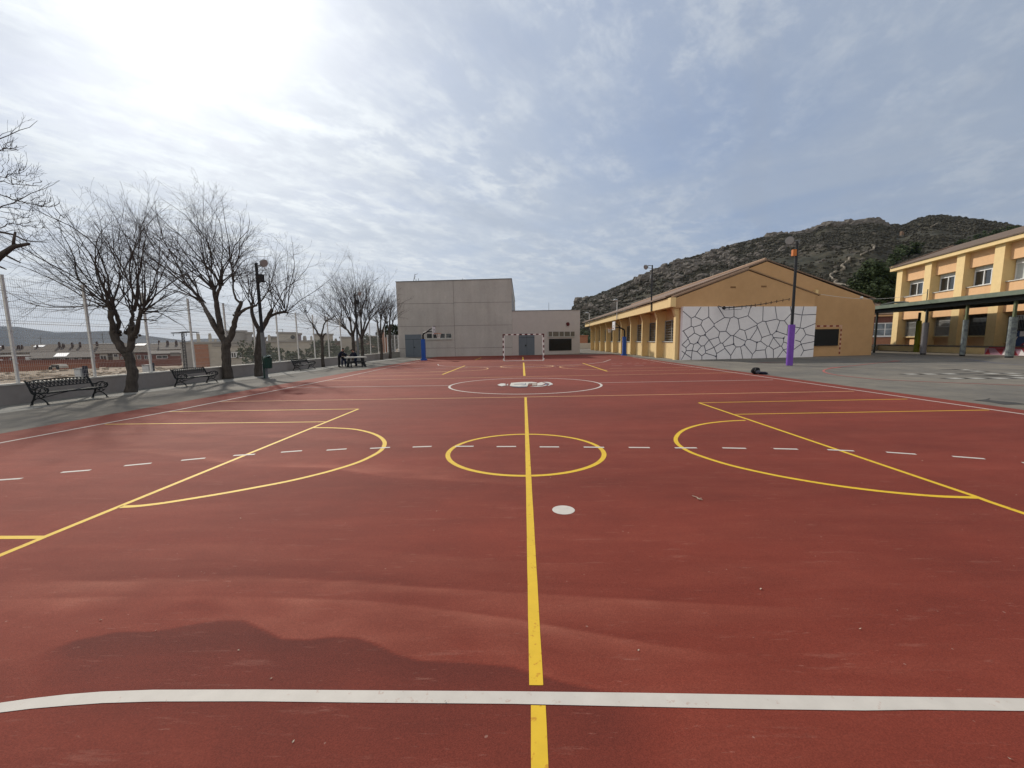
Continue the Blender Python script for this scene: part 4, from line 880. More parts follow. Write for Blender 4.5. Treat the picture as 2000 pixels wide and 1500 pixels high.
# ------------------------------------------------------------------ grey gym
def gym():
    A = G(780, 698); B = G(1001, 694.5); P = Plane(A, B); L = P.L
    t = thing('gym_building', 'tall grey concrete gym with large panel joints at the far end of the court', 'building', (A.x, A.y, 0))
    zt0, zt1 = 8.12, 8.32
    m = MB(); D = -24
    bk = lambda u, z, k=24., dx=0: (P.w(u, z, 0)[0]+dx, P.w(u, z, 0)[1]+k, z)
    V = [P.w(0, -.3, 0), P.w(L, -.3, 0), bk(L, -.3), bk(0, -.3), P.w(0, zt0, 0), P.w(L, zt1, 0), bk(L, zt1-.2), bk(0, zt0-.2)]
    m.add(V, [(3,2,1,0),(4,5,6,7),(0,1,5,4),(1,2,6,5),(2,3,7,6),(3,0,4,7)]); m.build('wall', MT['gym'], t)
    m = MB(); q = [P.w(-.05, zt0, .05), P.w(L+.05, zt1, .05), bk(L+.05, zt1-.2), bk(-.05, zt0-.2)]
    m.slab([(a, b, c+.07) for a, b, c in q], q); m.build('roof', MT['grey_metal'], t)
    m = MB()
    s1 = P.pt(887, 620)[0]
    m.pbox(P, s1-.015, s1+.015, .02, 8.2, .0, .006)
    for (xa, ya, xb, yb) in ((782,593.5,999,589),(779,638,999,634),(780,681,999,679)):
        z0 = P.pt(xa, ya)[1]; z1 = P.pt(xb, yb)[1]
        for u0, u1, z in ((.02, s1-.02, z0), (s1+.02, L-.02, (z0+z1)/2)): m.pbox(P, u0, u1, z-.015, z+.015, .0, .006)
    m.build('panel_joint', MT['joint'], t)
    u0, u1 = P.pt(792, 680)[0], P.pt(824, 680)[0]
    m = MB(); m.pbox(P, u0, u1, .02, 2.48, .0, .03); m.build('door', MT['blue_door'], t)
    m = MB(); m.pbox(P, u0+.02, u1-.02, 1.93, 1.96, .03, .036); m.pbox(P, (u0+u1)/2-.01, (u0+u1)/2+.01, .05, 1.93, .03, .036); m.pbox(P, (u0+u1)/2+.04, (u0+u1)/2+.14, 1.0, 1.15, .03, .07); m.build('door_handle', MT['black_board'], t)
    u0, u1 = P.pt(832, 657)[0], P.pt(882.5, 657)[0]; z0, z1 = 1.97, 2.52
    for k in range(4):
        a = u0+(u1-u0)*k/4; b = u0+(u1-u0)*(k+1)/4
        m = MB(); m.pbox(P, a, b, z0, z1, .0, .012); w_ = m.build('window', MT['dark_glass'], t)
        m = MB(); m.pbox(P, a, a+.10, z0, z1, .012, .05); m.pbox(P, b-.06, b, z0, z1, .012, .045); m.pbox(P, a+.1, b-.06, z0, z0+.09, .012, .04); m.build('window_frame', MT['frame_grey'], t)
    m = MB(); m.pbox(P, u0-.05, u1+.05, z0-.09, z0-.003, .0, .10); m.build('sill', MT['frame_grey'], t)
    # pale patch on the side wall and aerial
    m = MB(); m.slab([bk(L, 8.0, 1.2, .03), bk(L, 7.95, 23.5, .03), bk(L, 6.3, 23.5, .03), bk(L, 6.9, 1.2, .03)], [bk(L, 8.0, 1.2, .003), bk(L, 7.95, 23.5, .003), bk(L, 6.3, 23.5, .003), bk(L, 6.9, 1.2, .003)]); m.build('side_cladding', MT['coping'], t)
    for (x, y, yt, wi) in ((803, 549, 534, 1),(809, 549, 544, 0),(814, 549, 543, 0),(902, 547, 543, 0)):
        m = MB(); a = P.pt(x, y)[0]; zz = P.pt(x, yt)[1]; m.tube([P.w(a, 8.1, -1.), P.w(a+(.25 if wi else 0), zz+.1, -1.)], .03, 4)
        if wi: m.tube([P.w(a+.2, zz, -1.), P.w(a+.55, zz+.12, -1.)], .02, 4); m.tube([P.w(a, 8.2, -1.), P.w(a+.3, zz-.1, -1.)], .02, 4)
        m.build('aerial', MT['grey_metal'], t)
    # low wing
    B2 = G(1133, 690.5); Q = Plane(B, B2); L2 = Q.L
    t = thing('low_building', 'low grey annex right of the gym with a double door and a black board', 'building', (B.x+.05, B.y, 0))
    m = MB(); V = [Q.w(.03, -.3, -.05), Q.w(L2, -.3, -.05), Q.w(L2, -.3, -16), Q.w(.03, -.3, -16), Q.w(.03, 4.87, -.05), Q.w(L2, 5.15, -.05), Q.w(L2, 5.1, -16), Q.w(.03, 4.8, -16)]
    m.add(V, [(3,2,1,0),(4,5,6,7),(0,1,5,4),(1,2,6,5),(2,3,7,6),(3,0,4,7)]); m.build('wall', mat('mauve_grey_render', (.455, .42, .41), .9, .04, 2, .2, 25), t)
    m = MB(); q = [Q.w(.03, 4.87, .0), Q.w(L2+.04, 5.15, .0), Q.w(L2+.04, 5.1, -16), Q.w(.03, 4.8, -16)]; m.slab([(a, b, c+.06) for a, b, c in q], [(a, b, c+.003) for a, b, c in q]); m.build('roof', MT['grey_metal'], t)
    u0, u1 = Q.pt(1013.5, 670)[0], Q.pt(1044, 670)[0]
    m = MB(); m.pbox(Q, u0, u1, .0, 2.42, -.05, .0); m.build('door', MT['blue_door'], t)
    m = MB(); m.pbox(Q, (u0+u1)/2-.01, (u0+u1)/2+.01, .05, 2.4, .0, .006); m.pbox(Q, u0+.02, u1-.02, 1.95, 1.98, .0, .006); m.pbox(Q, (u0+u1)/2-.22, (u0+u1)/2-.08, 1.0, 1.18, .0, .05); m.build('door_handle', MT['black_board'], t)
    u0, u1 = Q.pt(1070, 654)[0], Q.pt(1122.5, 654)[0]; z0, z1 = 2.08, 2.62; cuts = [0, .16, .40, .59, .82, 1.]
    for k in range(5):
        a = u0+(u1-u0)*cuts[k]; b = u0+(u1-u0)*cuts[k+1]
        m = MB(); m.pbox(Q, a, b, z0, z1, -.05, -.035); m.build('window', mat('shuttered_window', (.13, .115, .095), .6, .2, 6), t)
        m = MB(); m.pbox(Q, a, a+.10, z0, z1, -.035, .0); m.build('window_frame', MT['frame_grey'], t)
    m = MB(); m.pbox(Q, u0-.05, u1+.05, z0-.09, z0-.003, -.05, .05); m.build('sill', MT['frame_grey'], t)
    b = thing('black_board', 'large black board fixed on the low grey annex under its window strip', 'board', Q.w(6, 1, 0))
    u0, u1 = Q.pt(1072.5, 673)[0], Q.pt(1116.5, 673)[0]
    m = MB(); m.pbox(Q, u0, u1, .42, 1.80, -.05, -.01); m.build('board_frame', MT['dark_metal'], b)
    m = MB(); m.pbox(Q, u0+.08, u1-.08, .5, 1.74, -.01, .0); m.build('board_surface', MT['black_board'], b)
    a = Q.pt(1109, 633); s = MB(); s.tube([Q.w(a[0], a[1], -.05), Q.w(a[0], a[1], .06)], .22, 16)
    tag(s.build('alarm_bell', MT['red_paint']), 'small round dark red alarm on the low grey annex', 'alarm')
    pb = Q.w(5.3, 0, 0)
    m = MB(); q = Q.pt(1080.5, 604); m.tube([Q.w(q[0], 4.98, -1), Q.w(q[0], 6.0, -1)], .025, 4); m.build('aerial', MT['grey_metal'], t)
gym()
# ------------------------------------------------------------------ goal, hoops
def goal():
    Y = 33.3; a = atY(983.5, 705, Y); b = atY(1062, 703.6, Y)
    t = thing('handball_goal', 'red and white striped goal standing at the far end of the court', 'goal', ((a.x+b.x)/2, Y, 0))
    x0, x1 = a.x, b.x; ht = 2.08
    def striped(name, p, q, n, odd=0):
        m = MB(); p, q = Vector(p), Vector(q)
        for i in range(n):
            s, e = p.lerp(q, i/n), p.lerp(q, (i+1)/n); w = .045
            if abs(p.z-q.z) > .1: m.box(s.x-w, s.x+w, s.y-w, s.y+w, min(s.z, e.z), max(s.z, e.z), (i+odd) % 2)
            else: m.box(min(s.x, e.x), max(s.x, e.x), s.y-w, s.y+w, s.z-w, s.z+w, (i+odd) % 2)
        m.build(name, [MT['white_paint'], MT['red_paint']], t)
    striped('post', (x0, Y, 0), (x0, Y, ht-.045), 10, 0); striped('post', (x1, Y, 0), (x1, Y, ht-.045), 10, 0)
    striped('crossbar', (x0-.045, Y, ht), (x1+.045, Y, ht), 15, 1)
    m = MB()
    for x in (x0+.09, x1-.09): m.tube([(x, Y, ht-.08), (x, Y-.9, .04)], .02, 6); m.tube([(x, Y, .04), (x, Y-.95, .04)], .022, 6)
    m.tube([(x0+.09, Y-.9, .04), (x1-.09, Y-.9, .04)], .022, 6)
    m.build('rear_frame', MT['white_paint'], t)
goal()
def hoop(label, bpx, post_top, s, bx, bz0, bz1, rimz, rimx):
    """s=+1: board faces +x"""
    q = G(*bpx); x, y = q.x, q.y
    t = thing('basketball_hoop', label, 'basketball hoop', (x, y, 0), 'basketball hoops with blue padded posts')
    m = MB(); m.box(x-.16, x+.16, y-.16, y+.16, .0, 1.86); m.box(x-.24, x+.24, y-.24, y+.24, .0, .14); m.build('padding', MT['blue'], t)
    m = MB(); top = post_top
    m.tube([(x, y, 1.8), (x, y, top-.35), (x+s*.08, y, top-.18), (bx-s*.55, y, bz0+.28), (bx-s*.1, y, bz0+.25)], [.085, .08, .08, .06, .05], 8); m.build('post', MT['dark_metal'], t)
    m = MB()
    for dy in (-.28, .28):
        m.tube([(x+s*.1, y, top-.2), (bx-s*.05, y+dy, bz1-.1)], .022, 5); m.tube([(bx-s*.3, y, bz0+.26), (bx-s*.03, y+dy, bz0+.15)], .022, 5)
    m.build('brace', MT['dark_metal'], t)
    m = MB(); m.box(min(bx, bx-s*.04), max(bx, bx-s*.04), y-.6, y+.6, bz0, bz1); bd = m.build('backboard', MT['board_white'], t)
    m = MB(); e = bx+s*.004
    X = lambda o: (min(e, e+s*o), max(e, e+s*o))
    for (a, b, c, d) in ((-.6,.6,bz0,bz0+.03),(-.6,.6,bz1-.03,bz1),(-.6,-.57,bz0+.03,bz1-.03),(.57,.6,bz0+.03,bz1-.03),(-.25,.25,bz0+.42,bz0+.46),(-.25,.25,bz0+.12,bz0+.15),(-.25,-.22,bz0+.15,bz0+.42),(.22,.25,bz0+.15,bz0+.42)): m.box(*X(.004), y+a, y+b, c, d)
    m.build('board_lines', MT['black_board'], t)
    m = MB(); c = (bx+s*.38, y, rimz); m.ring(c, .23, .016, 'Z', 20); m.tube([(bx, y, rimz), (bx+s*.16, y, rimz)], .03, 5); m.build('rim', MT['orange'], t)
    m = MB(); n = 12
    for k in range(n):
        a = 2*PI*k/n
        for sg in (-1, 1):
            pts = [(c[0]+(.225-.105*u)*math.cos(a+sg*u*.5), c[1]+(.225-.105*u)*math.sin(a+sg*u*.5), c[2]-.42*u) for u in (0, .33, .66, 1)]
            m.tube(pts, .007, 3, caps=False)
    m.build('net', MT['net'], t)
hoop('left basketball hoop on a blue padded post in front of the gym door', (828, 704), 2.55, 1, -7.64, 2.24, 2.97, 2.33, 0)
q_ = G(1219, 694.3)
hoop('right basketball hoop on a blue padded post beside the yellow school facade', (1219, 694.3), 2.75, -1, 9.12, 2.50, 3.38, 2.70, 0)
# ------------------------------------------------------------------ yellow one-storey school with gable
FXX = 11.75
def school_one():
    t = thing('school_building', 'ochre single-storey school with a wide gable and a pillared yellow side', 'building', (11.7, 31.0, 0))
    A = (11.62, 31.02); P = Plane(A, (29.5, 34.4)); L = 17.35
    Y0, Y1 = 31.1, 70.5
    off = -.5
    eL, eR = 4.42, 4.42; rs_, rz_ = 7.3, 7.28
    # main gable prism: front polygon on the plane, extruded along +y
    fr = [(-.0, -.2), (L, -.2), (L, 3.95), (17.0, eR), (rs_, rz_), (-.62, 4.50), (-.62, 3.86), (-.0, 3.86)]
    F0 = [P.w(u, z, off) for u, z in fr]
    m = MB(); back = [(v[0], v[1]+40, v[2]) for v in F0]
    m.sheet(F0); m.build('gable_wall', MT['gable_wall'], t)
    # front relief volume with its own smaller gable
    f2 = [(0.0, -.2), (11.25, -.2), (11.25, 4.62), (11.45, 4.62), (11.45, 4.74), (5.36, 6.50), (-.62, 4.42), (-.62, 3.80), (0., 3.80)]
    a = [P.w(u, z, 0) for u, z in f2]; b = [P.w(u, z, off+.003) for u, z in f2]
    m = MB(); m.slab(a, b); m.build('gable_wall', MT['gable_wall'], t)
    m = MB(); a = [P.w(5.36, 6.56, .06), P.w(11.6, 4.70, .06), P.w(11.6, 4.78, .06), P.w(5.36, 6.66, .06)]; m.slab(a, [P.w(5.36, 6.56, off+.01), P.w(11.6, 4.70, off+.01), P.w(11.6, 4.78, off+.01), P.w(5.36, 6.66, off+.01)])
    m.build('verge', mat('verge_tiles', (.30, .19, .11), .9, .1, 4), t)
    m = MB(); u, z = P.pt(1598, 571); m.pbox(P, u-.12, u+.12, 4.8, 5.15, -.3, -.1); m.build('vent_box', MT['yellow_light'], t)
    # roof
    nL = lambda u, z, y: (P.w(u, z, off)[0], P.w(u, z, off)[1]+y, z)
    m = MB()
    for (u0, z0, u1, z1) in ((-.95, 4.55, rs_, rz_+.06),):
        q = [nL(u0, z0, -.05), nL(u1, z1, -.05), (P.w(u1, 0, off)[0], 71.5, z1), (10.35, 71.5, z0)]
        m.slab([(x, y, z+.12) for x, y, z in q], q)
    q = [nL(rs_, rz_+.06, -.05), nL(17.3, 4.48, -.05), (30.5, 71.5, 4.48), (P.w(rs_, 0, off)[0], 71.5, rz_+.06)]
    m.slab([(x, y, z+.10) for x, y, z in q], q)
    m.build('roof', MT['roof'], t)
    m = MB(); q = [P.w(-.70, 4.46, .04), P.w(5.36, 6.53, .04), P.w(5.36, 6.53, off), P.w(-.70, 4.46, off)]
    m.slab([(x, y, z+.09) for x, y, z in q], q); m.build('roof', MT['roof'], t)
    m = MB()
    for k in range(2):
        p0 = Vector(nL(rs_-.15, rz_+.12, 0)); m.tube([p0+Vector((0, 0, .06)), Vector((p0.x, 71.4, rz_+.18))], .10, 6)
        break
    m.tube([Vector(P.w(-.7, 4.56, .0)), Vector(P.w(5.36, 6.66, .0))], .09, 6); m.build('ridge_tiles', mat('ridge_tiles', (.34, .23, .16), .9, .2, 4), t)
    # facade fascia (lit side), pilasters, wall, windows
    X0 = 10.72
    m = MB(); m.box(X0, 11.1, 30.55, 71, 3.84, 4.50); m.build('eave_fascia', MT['yellow_light'], t)
    m = MB(); m.box(11.1, 12.4, 31.25, 71, 3.95, 4.1); m.build('soffit', MT['yellow_wall'], t)
    m = MB(); m.box(12.05, 12.4, 31.3, 70.8, -.2, 3.95); m.build('wall', MT['yellow_wall'], t)
    m = MB(); m.box(12.2, 28, 70.8, 71, -.2, 5); m.build('wall', MT['yellow_wall'], t)
    ys = [atX(x, y, 11.45).y for x, y in ((1325.5,703),(1287,700),(1254.5,698),(1231,694))]
    st = (ys[3]-ys[0])/3; st = 4.15
    ys = [31.15+i*st for i in range(10)]
    for i, y in enumerate(ys):
        m = MB()
        y0 = y+.02 if i == 0 else y
        m.slab([(11.35, y0, 0), (11.35, y0+.42, 0), (12.05, y0+.42, 0), (12.05, y0, 0)][::-1], [(11.35, y0, 3.2), (11.35, y0+.42, 3.2), (12.05, y0+.42, 3.2), (12.05, y0, 3.2)][::-1])
        m.slab([(11.35, y0, 3.203), (11.35, y0+.42, 3.203), (12.05, y0+.42, 3.203), (12.05, y0, 3.203)][::-1], [(11.12, y0, 3.86), (11.12, y0+.42, 3.86), (12.05, y0+.42, 3.86), (12.05, y0, 3.86)][::-1])
        m.build('pilaster', MT['yellow_light'], t)
        if i:
            m = MB(); m.tube([(11.30, y0-.10, 0), (11.30, y0-.10, 3.3), (11.1, y0-.1, 3.85)], .045, 6); m.build('downpipe', MT['yellow_light'], t)
        if i < 9:
            a, b = y+.95, y+st-.06
            m = MB(); m.box(11.82, 12.048, y0+.42, y+st, -.02, 1.30); m.build('spandrel', MT['yellow_light'], t)
            m = MB(); m.box(12.00, 12.046, a, b, 1.38, 3.05); w_ = m.build('window', MT['dark_glass'], t)
            m = MB()
            for yy in (a, (a+b)/2-.02, b-.05): m.box(11.95, 11.998, yy, yy+.05, 1.38, 3.05)
            m.box(11.95, 11.998, a+.05, b-.05, 3.0, 3.05)
            for k in range(7): m.box(11.955, 11.98, a+.05, b-.05, 1.5+k*.21, 1.515+k*.21)
            m.build('window_frame', MT['grey_metal'] if i % 2 else MT['frame_grey'], t)
            m = MB(); m.box(11.75, 12.0, y0+.45, y+st-.02, 1.303, 1.375); m.build('sill', MT['frame_grey'], t)
    for x, y in ((1432, 561), (1492, 559.5)):
        u, z = P.pt(x, y); m = MB(); m.pbox(P, u-.22, u+.22, z-.06, z+.06, .0, .012); m.build('vent', mat('vent_grille', (.20, .11, .05), .9), t)
    # mural wall
    mw = thing('mural_wall', 'white wall painted with a network of dark cracked lines, in front of the ochre gable', 'mural wall', P.w(5.6, 0, .1))
    u0, z0 = P.pt(1327.5, 703.5); u1, _ = P.pt(1586, 699); u2, _ = P.pt(1593, 596)
    Lm = 11.12
    m = MB(); m.pbox(P, .02, Lm, -.05, 3.86, .003, .28); m.build('wall_panel', MT['mural'], mw)
    S = '''172,425 312,510 355,490 432,375|355,490 450,535 527,495 525,370|527,495 592,578 720,500 638,368|720,500 790,508 835,490 835,365|835,490 885,515 1005,480 1040,350|1005,480 1120,580 1185,545 1192,350|1185,545 1220,550 1360,520 1338,348|1360,520 1395,540 1450,540 1535,450 1525,345|1535,450 1665,470 1688,345|1665,470 1815,463|1665,470 1640,628|312,510 312,608 215,665 180,668|312,608 340,618 430,590 450,535|430,590 490,690|340,618 352,690 272,750 215,665|352,690 425,728 480,712 490,690 590,605 592,578|590,605 660,675 735,668 790,508|885,515 905,640 965,660 1115,595 1120,580|905,640 828,722 795,722 735,668|660,675 645,740 530,775 480,712|645,740 670,812 695,815 795,722|425,728 390,805 345,828 300,815 272,750|272,765 180,835|390,805 435,848 472,845 530,775|300,815 248,870 180,835|345,828 325,905 252,905 248,870|180,910 235,940 310,990|252,905 235,940 182,1015|325,905 310,1018|325,905 385,918 442,970 442,1015|385,918 435,848|472,845 488,910 590,865 530,775|442,970 485,935 488,910|485,935 615,975|590,865 622,940 622,1010|590,865 670,812|622,940 725,878|695,815 725,878 795,965 795,1005|722,855 830,825 828,722|830,825 860,860 915,858 962,832 975,790 828,722|795,965 860,860|915,858 940,1003|962,832 1060,950 1050,1000|975,790 995,768 965,660|995,768 1030,768 1115,640 1115,595|1030,768 1115,805 1160,790 1175,745 1120,610|1175,745 1280,710 1220,550|1280,710 1300,712 1352,668 1395,540|1352,668 1500,720|1115,805 1100,905 1060,950|1100,905 1215,895 1232,998|1160,790 1240,850 1215,895|1240,850 1262,850 1315,745 1300,712|1262,850 1315,890 1315,998|1315,890 1400,850 1315,745|1320,745 1440,755 1455,735|1400,850 1415,850 1440,800 1440,755|1440,800 1500,820|1415,850 1438,895 1365,995|1438,895 1490,880|1438,895 1490,955|1450,540 1495,600 1480,710|1495,600 1640,628 1680,635 1808,575|1680,635 1712,708 1800,728|1712,708 1645,795 1585,778|1640,628 1585,700|1645,795 1655,825 1790,795|1655,825 1565,890|1655,825 1685,905 1785,885|1685,905 1650,970'''
    m = MB()
    MP = Plane(P.w(0, 0, .28), P.w(5, 0, .28))
    k = 0
    for s in S.split('|'):
        pts = []
        for c in s.split():
            x, y = map(float, c.split(',')); u, z = MP.pt(1300+x/6.25, 540+y/6.25); pts.append((Lm-.01 if x > 1780 else min(max(u, .03), Lm-.01), min(max(z, .0), 3.85)))
        for (a, b), (c, d) in zip(pts, pts[1:]):
            e = Vector((c-a, d-b, 0)); l = e.length; 
            if l < .01: continue
            e /= l; n_ = Vector((-e.y, e.x, 0))*.026; k += 1; o_ = .284+.0004*(k % 7)
            q = [(a-n_.x-e.x*.015, b-n_.y-e.y*.015), (c-n_.x+e.x*.015, d-n_.y+e.y*.015), (c+n_.x+e.x*.015, d+n_.y+e.y*.015), (a+n_.x-e.x*.015, b+n_.y-e.y*.015)]
            m.sheet([P.w(u, z, o_) for u, z in q])
    for x, y in ((480,712),(390,805),(962,832),(1115,805),(830,825),(615,975),(1440,755),(1352,668)):
        u, z = MP.pt(1300+x/6.25, 540+y/6.25); m.sheet([P.w(u+.075*math.cos(i*PI/5), z+.075*math.sin(i*PI/5), .288) for i in range(10)])
    m.build('painted_lines', MT['mural_line'], mw)
    # black bar with prongs across the gable
    lt = thing('light_string', 'thin black rail with short hanging prongs crossing the top of the mural', 'rail', P.w(5, 3.8, .5))
    QP = Plane(P.w(0, 0, .9), P.w(5, 0, .9))
    m = MB(); pts = [(1414,601.5),(1440,599.3),(1476,596),(1500,592),(1520,588.2),(1543,583.8)]
    W3 = [QP.w(*QP.pt(*p), 0) for p in pts]; m.tube(W3, [.05, .035, .03, .025, .02, .02], 5); m.build('rail', MT['dark_metal'], lt)
    m = MB(); m.ball(W3[0], .13, 8, 6); m.tube([W3[0], Vector(W3[0])+Vector((-.1, .62, .2))], .03, 5); m.build('rail_end', MT['dark_metal'], lt)
    for x, y in ((1424,604.5),(1433,604),(1449,603),(1457,602),(1467,601),(1475,599.5),(1486,596.5),(1496,595.5),(1506,594),(1517,591.5),(1529,589.5),(1541,588)):
        u, z = QP.pt(x, y); f = (x-1414)/129.; u2, z2 = QP.pt(x, y-4.6 if x > 1480 else y-5); m = MB(); m.tube([QP.w(u, z, 0), QP.w(u, z2+.05, 0)], .022, 4); m.build('prong', MT['dark_metal'], lt)
    m = MB(); u, z = QP.pt(1449, 604); u2, z2 = QP.pt(1414, 605.5); m.tube([QP.w(u2, z2, 0), QP.w(u, z, 0)], .018, 4); m.build('rail', MT['dark_metal'], lt)
    # painted goal and black board on the gable wall
    G2 = Plane(P.w(0, 0, off), P.w(5, 0, off))
    g = thing('painted_goal', 'goal with red and white dashes painted on the ochre gable wall', 'painted goal', P.w(13, 0, off))
    m = MB(); ug, zg = G2.pt(1645, 636.5); n = 11; ua = Lm+.05; w = .07
    for i in range(n):
        a = ua+(ug-ua)*i/n; b = ua+(ug-ua)*(i+1)/n; m.pbox(G2, a, b, zg-w, zg+w, .003, .009, (i) % 2)
    n = 12; zb = .15
    for i in range(n): a = zb+(zg-w-zb)*i/n; b = zb+(zg-w-zb)*(i+1)/n; m.pbox(G2, ug-2*w, ug, a, b, .003, .009, (i+1) % 2)
    m.build('frame_stripes', [mat('faded_pink_paint', (.55, .34, .24), .8), mat('faded_brown_red_paint', (.22, .06, .04), .8)], g)
    b = thing('black_board', 'black board inside the painted goal on the ochre gable wall', 'board', P.w(12.5, 1, off))
    ub, zt = G2.pt(1637.5, 642.5); _, zl = G2.pt(1620, 676.5)
    m = MB(); m.pbox(G2, Lm+.06, ub+.0, zl+.12, zt, .003, .07); m.build('board_surface', MT['black_board'], b)
    m = MB(); m.pbox(G2, Lm+.06, ub, zl+.06, zl+.117, .003, .11); m.build('chalk_shelf', MT['dark_metal'], b)
    return P
P1 = school_one()
def roof_lamp(label, px_base, px_top, X, Y, s=1, small=False):
    zt = atY(*px_top, Y).z
    t = thing('roof_lamp', label, 'lamp', (X, Y, 3.8), 'flood lamps on the school eave')
    m = MB(); m.tube([(X, Y, 3.82), (X, Y, zt)], .055 if not small else .04, 7); m.build('pole', MT['dark_metal'] if not small else MT['grey_metal'], t)
    m = MB(); m.tube([(X, Y, zt-.04), (X-.35, Y, zt-.02)], .03, 5); m.tube([(X, Y, zt-.26), (X-.35, Y, zt-.20)], .02, 5); m.build('bracket', MT['grey_metal'], t)
    flood(t, Vector((X-.55, Y-.06, zt-.16)), Vector((-.75, -.45, -.35)), .20)
    if not small: m = MB(); m.box(X-.14, X-.055, Y-.08, Y+.08, zt-1.05, zt-.75); m.build('control_box', MT['grey_metal'], t)
roof_lamp('nearest tall flood lamp rising from the yellow eave', (1271, 610), (1271, 518), 10.65, 34.8)
def side_lamp(label, px_head, px_pole, Y):
    X = 10.62; hd = atY(*px_head, Y); pl = atY(*px_pole, Y); t = thing('roof_lamp', label, 'lamp', (X, Y, 3.8), 'flood lamps on the school eave')
    m = MB(); m.tube([(X, Y, 3.82), (X, Y, hd.z-.1)], .05, 6); m.build('pole', MT['galv'], t)
    m = MB(); m.tube([(X, Y, hd.z-.15), (X-.9, Y, hd.z+.0), (hd.x+.2, Y, hd.z)], .035, 5); m.build('bracket', MT['galv'], t)
    m = MB(); m.ball((hd.x, Y, hd.z-.02), (.28, .2, .15), 10, 7); m.build('lamp_head', MT['lens'], t, smooth=True)
side_lamp('middle white lamp with a curved arm above the yellow eave', (1202, 586), (1228, 600), 47.)
side_lamp('farthest small white lamp above the yellow eave, near the grey annex', (1147, 611), (1165, 625), 66.)
# tall lamp on the purple padded post
def purple_lamp():
    b = G(1541.5, 714); Y = b.y; top = atY(1559, 470, Y); pad = atY(1549, 634, Y).z
    t = thing('street_lamp', 'tall black lamp post with bright purple padding round its foot', 'street lamp', (b.x, b.y, 0), 'flood lamps around the court')
    m = MB(); m.tube([(b.x, b.y, .01), (b.x, b.y, pad)], .16, 18); m.build('padding', MT['purple'], t)
    m = MB(); m.tube([(b.x, b.y, 0), (b.x, b.y, pad), (b.x, b.y, top.z)], [.08, .075, .065], 8); m.build('pole', MT['dark_metal'], t)
    m = MB(); m.tube([(b.x, b.y, top.z-.03), (b.x-.30, b.y, top.z+.0)], .03, 5); m.tube([(b.x, b.y, top.z-.22), (b.x-.26, b.y, top.z-.12)], .022, 5); m.box(b.x-.02, b.x+.11, b.y-.06, b.y+.06, top.z-.12, top.z+.03); m.build('bracket', MT['grey_metal'], t)
    flood(t, Vector((b.x-.44, b.y-.06, top.z+.0)), Vector((-.45, -.85, -.20)), .215)
    m = MB(); m.box(b.x-.24, b.x-.06, b.y-.1, b.y+.06, top.z-.78, top.z-.46); m.build('control_box', MT['orange'], t)
purple_lamp()
def bag():
    q = G(1470, 731.5); q2 = G(1478, 731); t = thing('backpack', 'dark backpack lying on the court edge near the purple post', 'backpack', (q2.x, q2.y, 0))
    m = MB(); c = Vector((q2.x-.02, q2.y, .0)); m.ball(c+Vector((-.05, 0, .17)), (.22, .16, .17), 12, 8, jit=.12); m.ball(c+Vector((-.02, .02, .27)), (.19, .13, .08), 12, 6, jit=.1); m.build('bag_body', MT['blackc'], t, smooth=True)
    m = MB(); m.ball(c+Vector((.0, -.12, .13)), (.14, .07, .09), 10, 6, jit=.1); m.build('front_pocket', mat('grey_blue_cloth', (.09, .10, .13), .9, .3, 12), t, smooth=True)
    m = MB(); m.tube([c+Vector((-.1, -.1, .3)), c+Vector((-.16, -.15, .18)), c+Vector((-.12, -.17, .05))], .018, 5); m.build('strap', MT['dark_metal'], t)
    t.scale = (.84, .84, .84)
    j = MB(); d = c+Vector((.24, -.02, -.01)); j.ball(d+Vector((0, 0, .06)), (.17, .13, .06), 12, 6, jit=.3); j.ball(d+Vector((.1, .02, .05)), (.14, .12, .06), 10, 6, jit=.3)
    tag(j.build('jacket', MT['navy'], smooth=True), 'crumpled dark jacket beside the backpack', 'jacket')
bag()
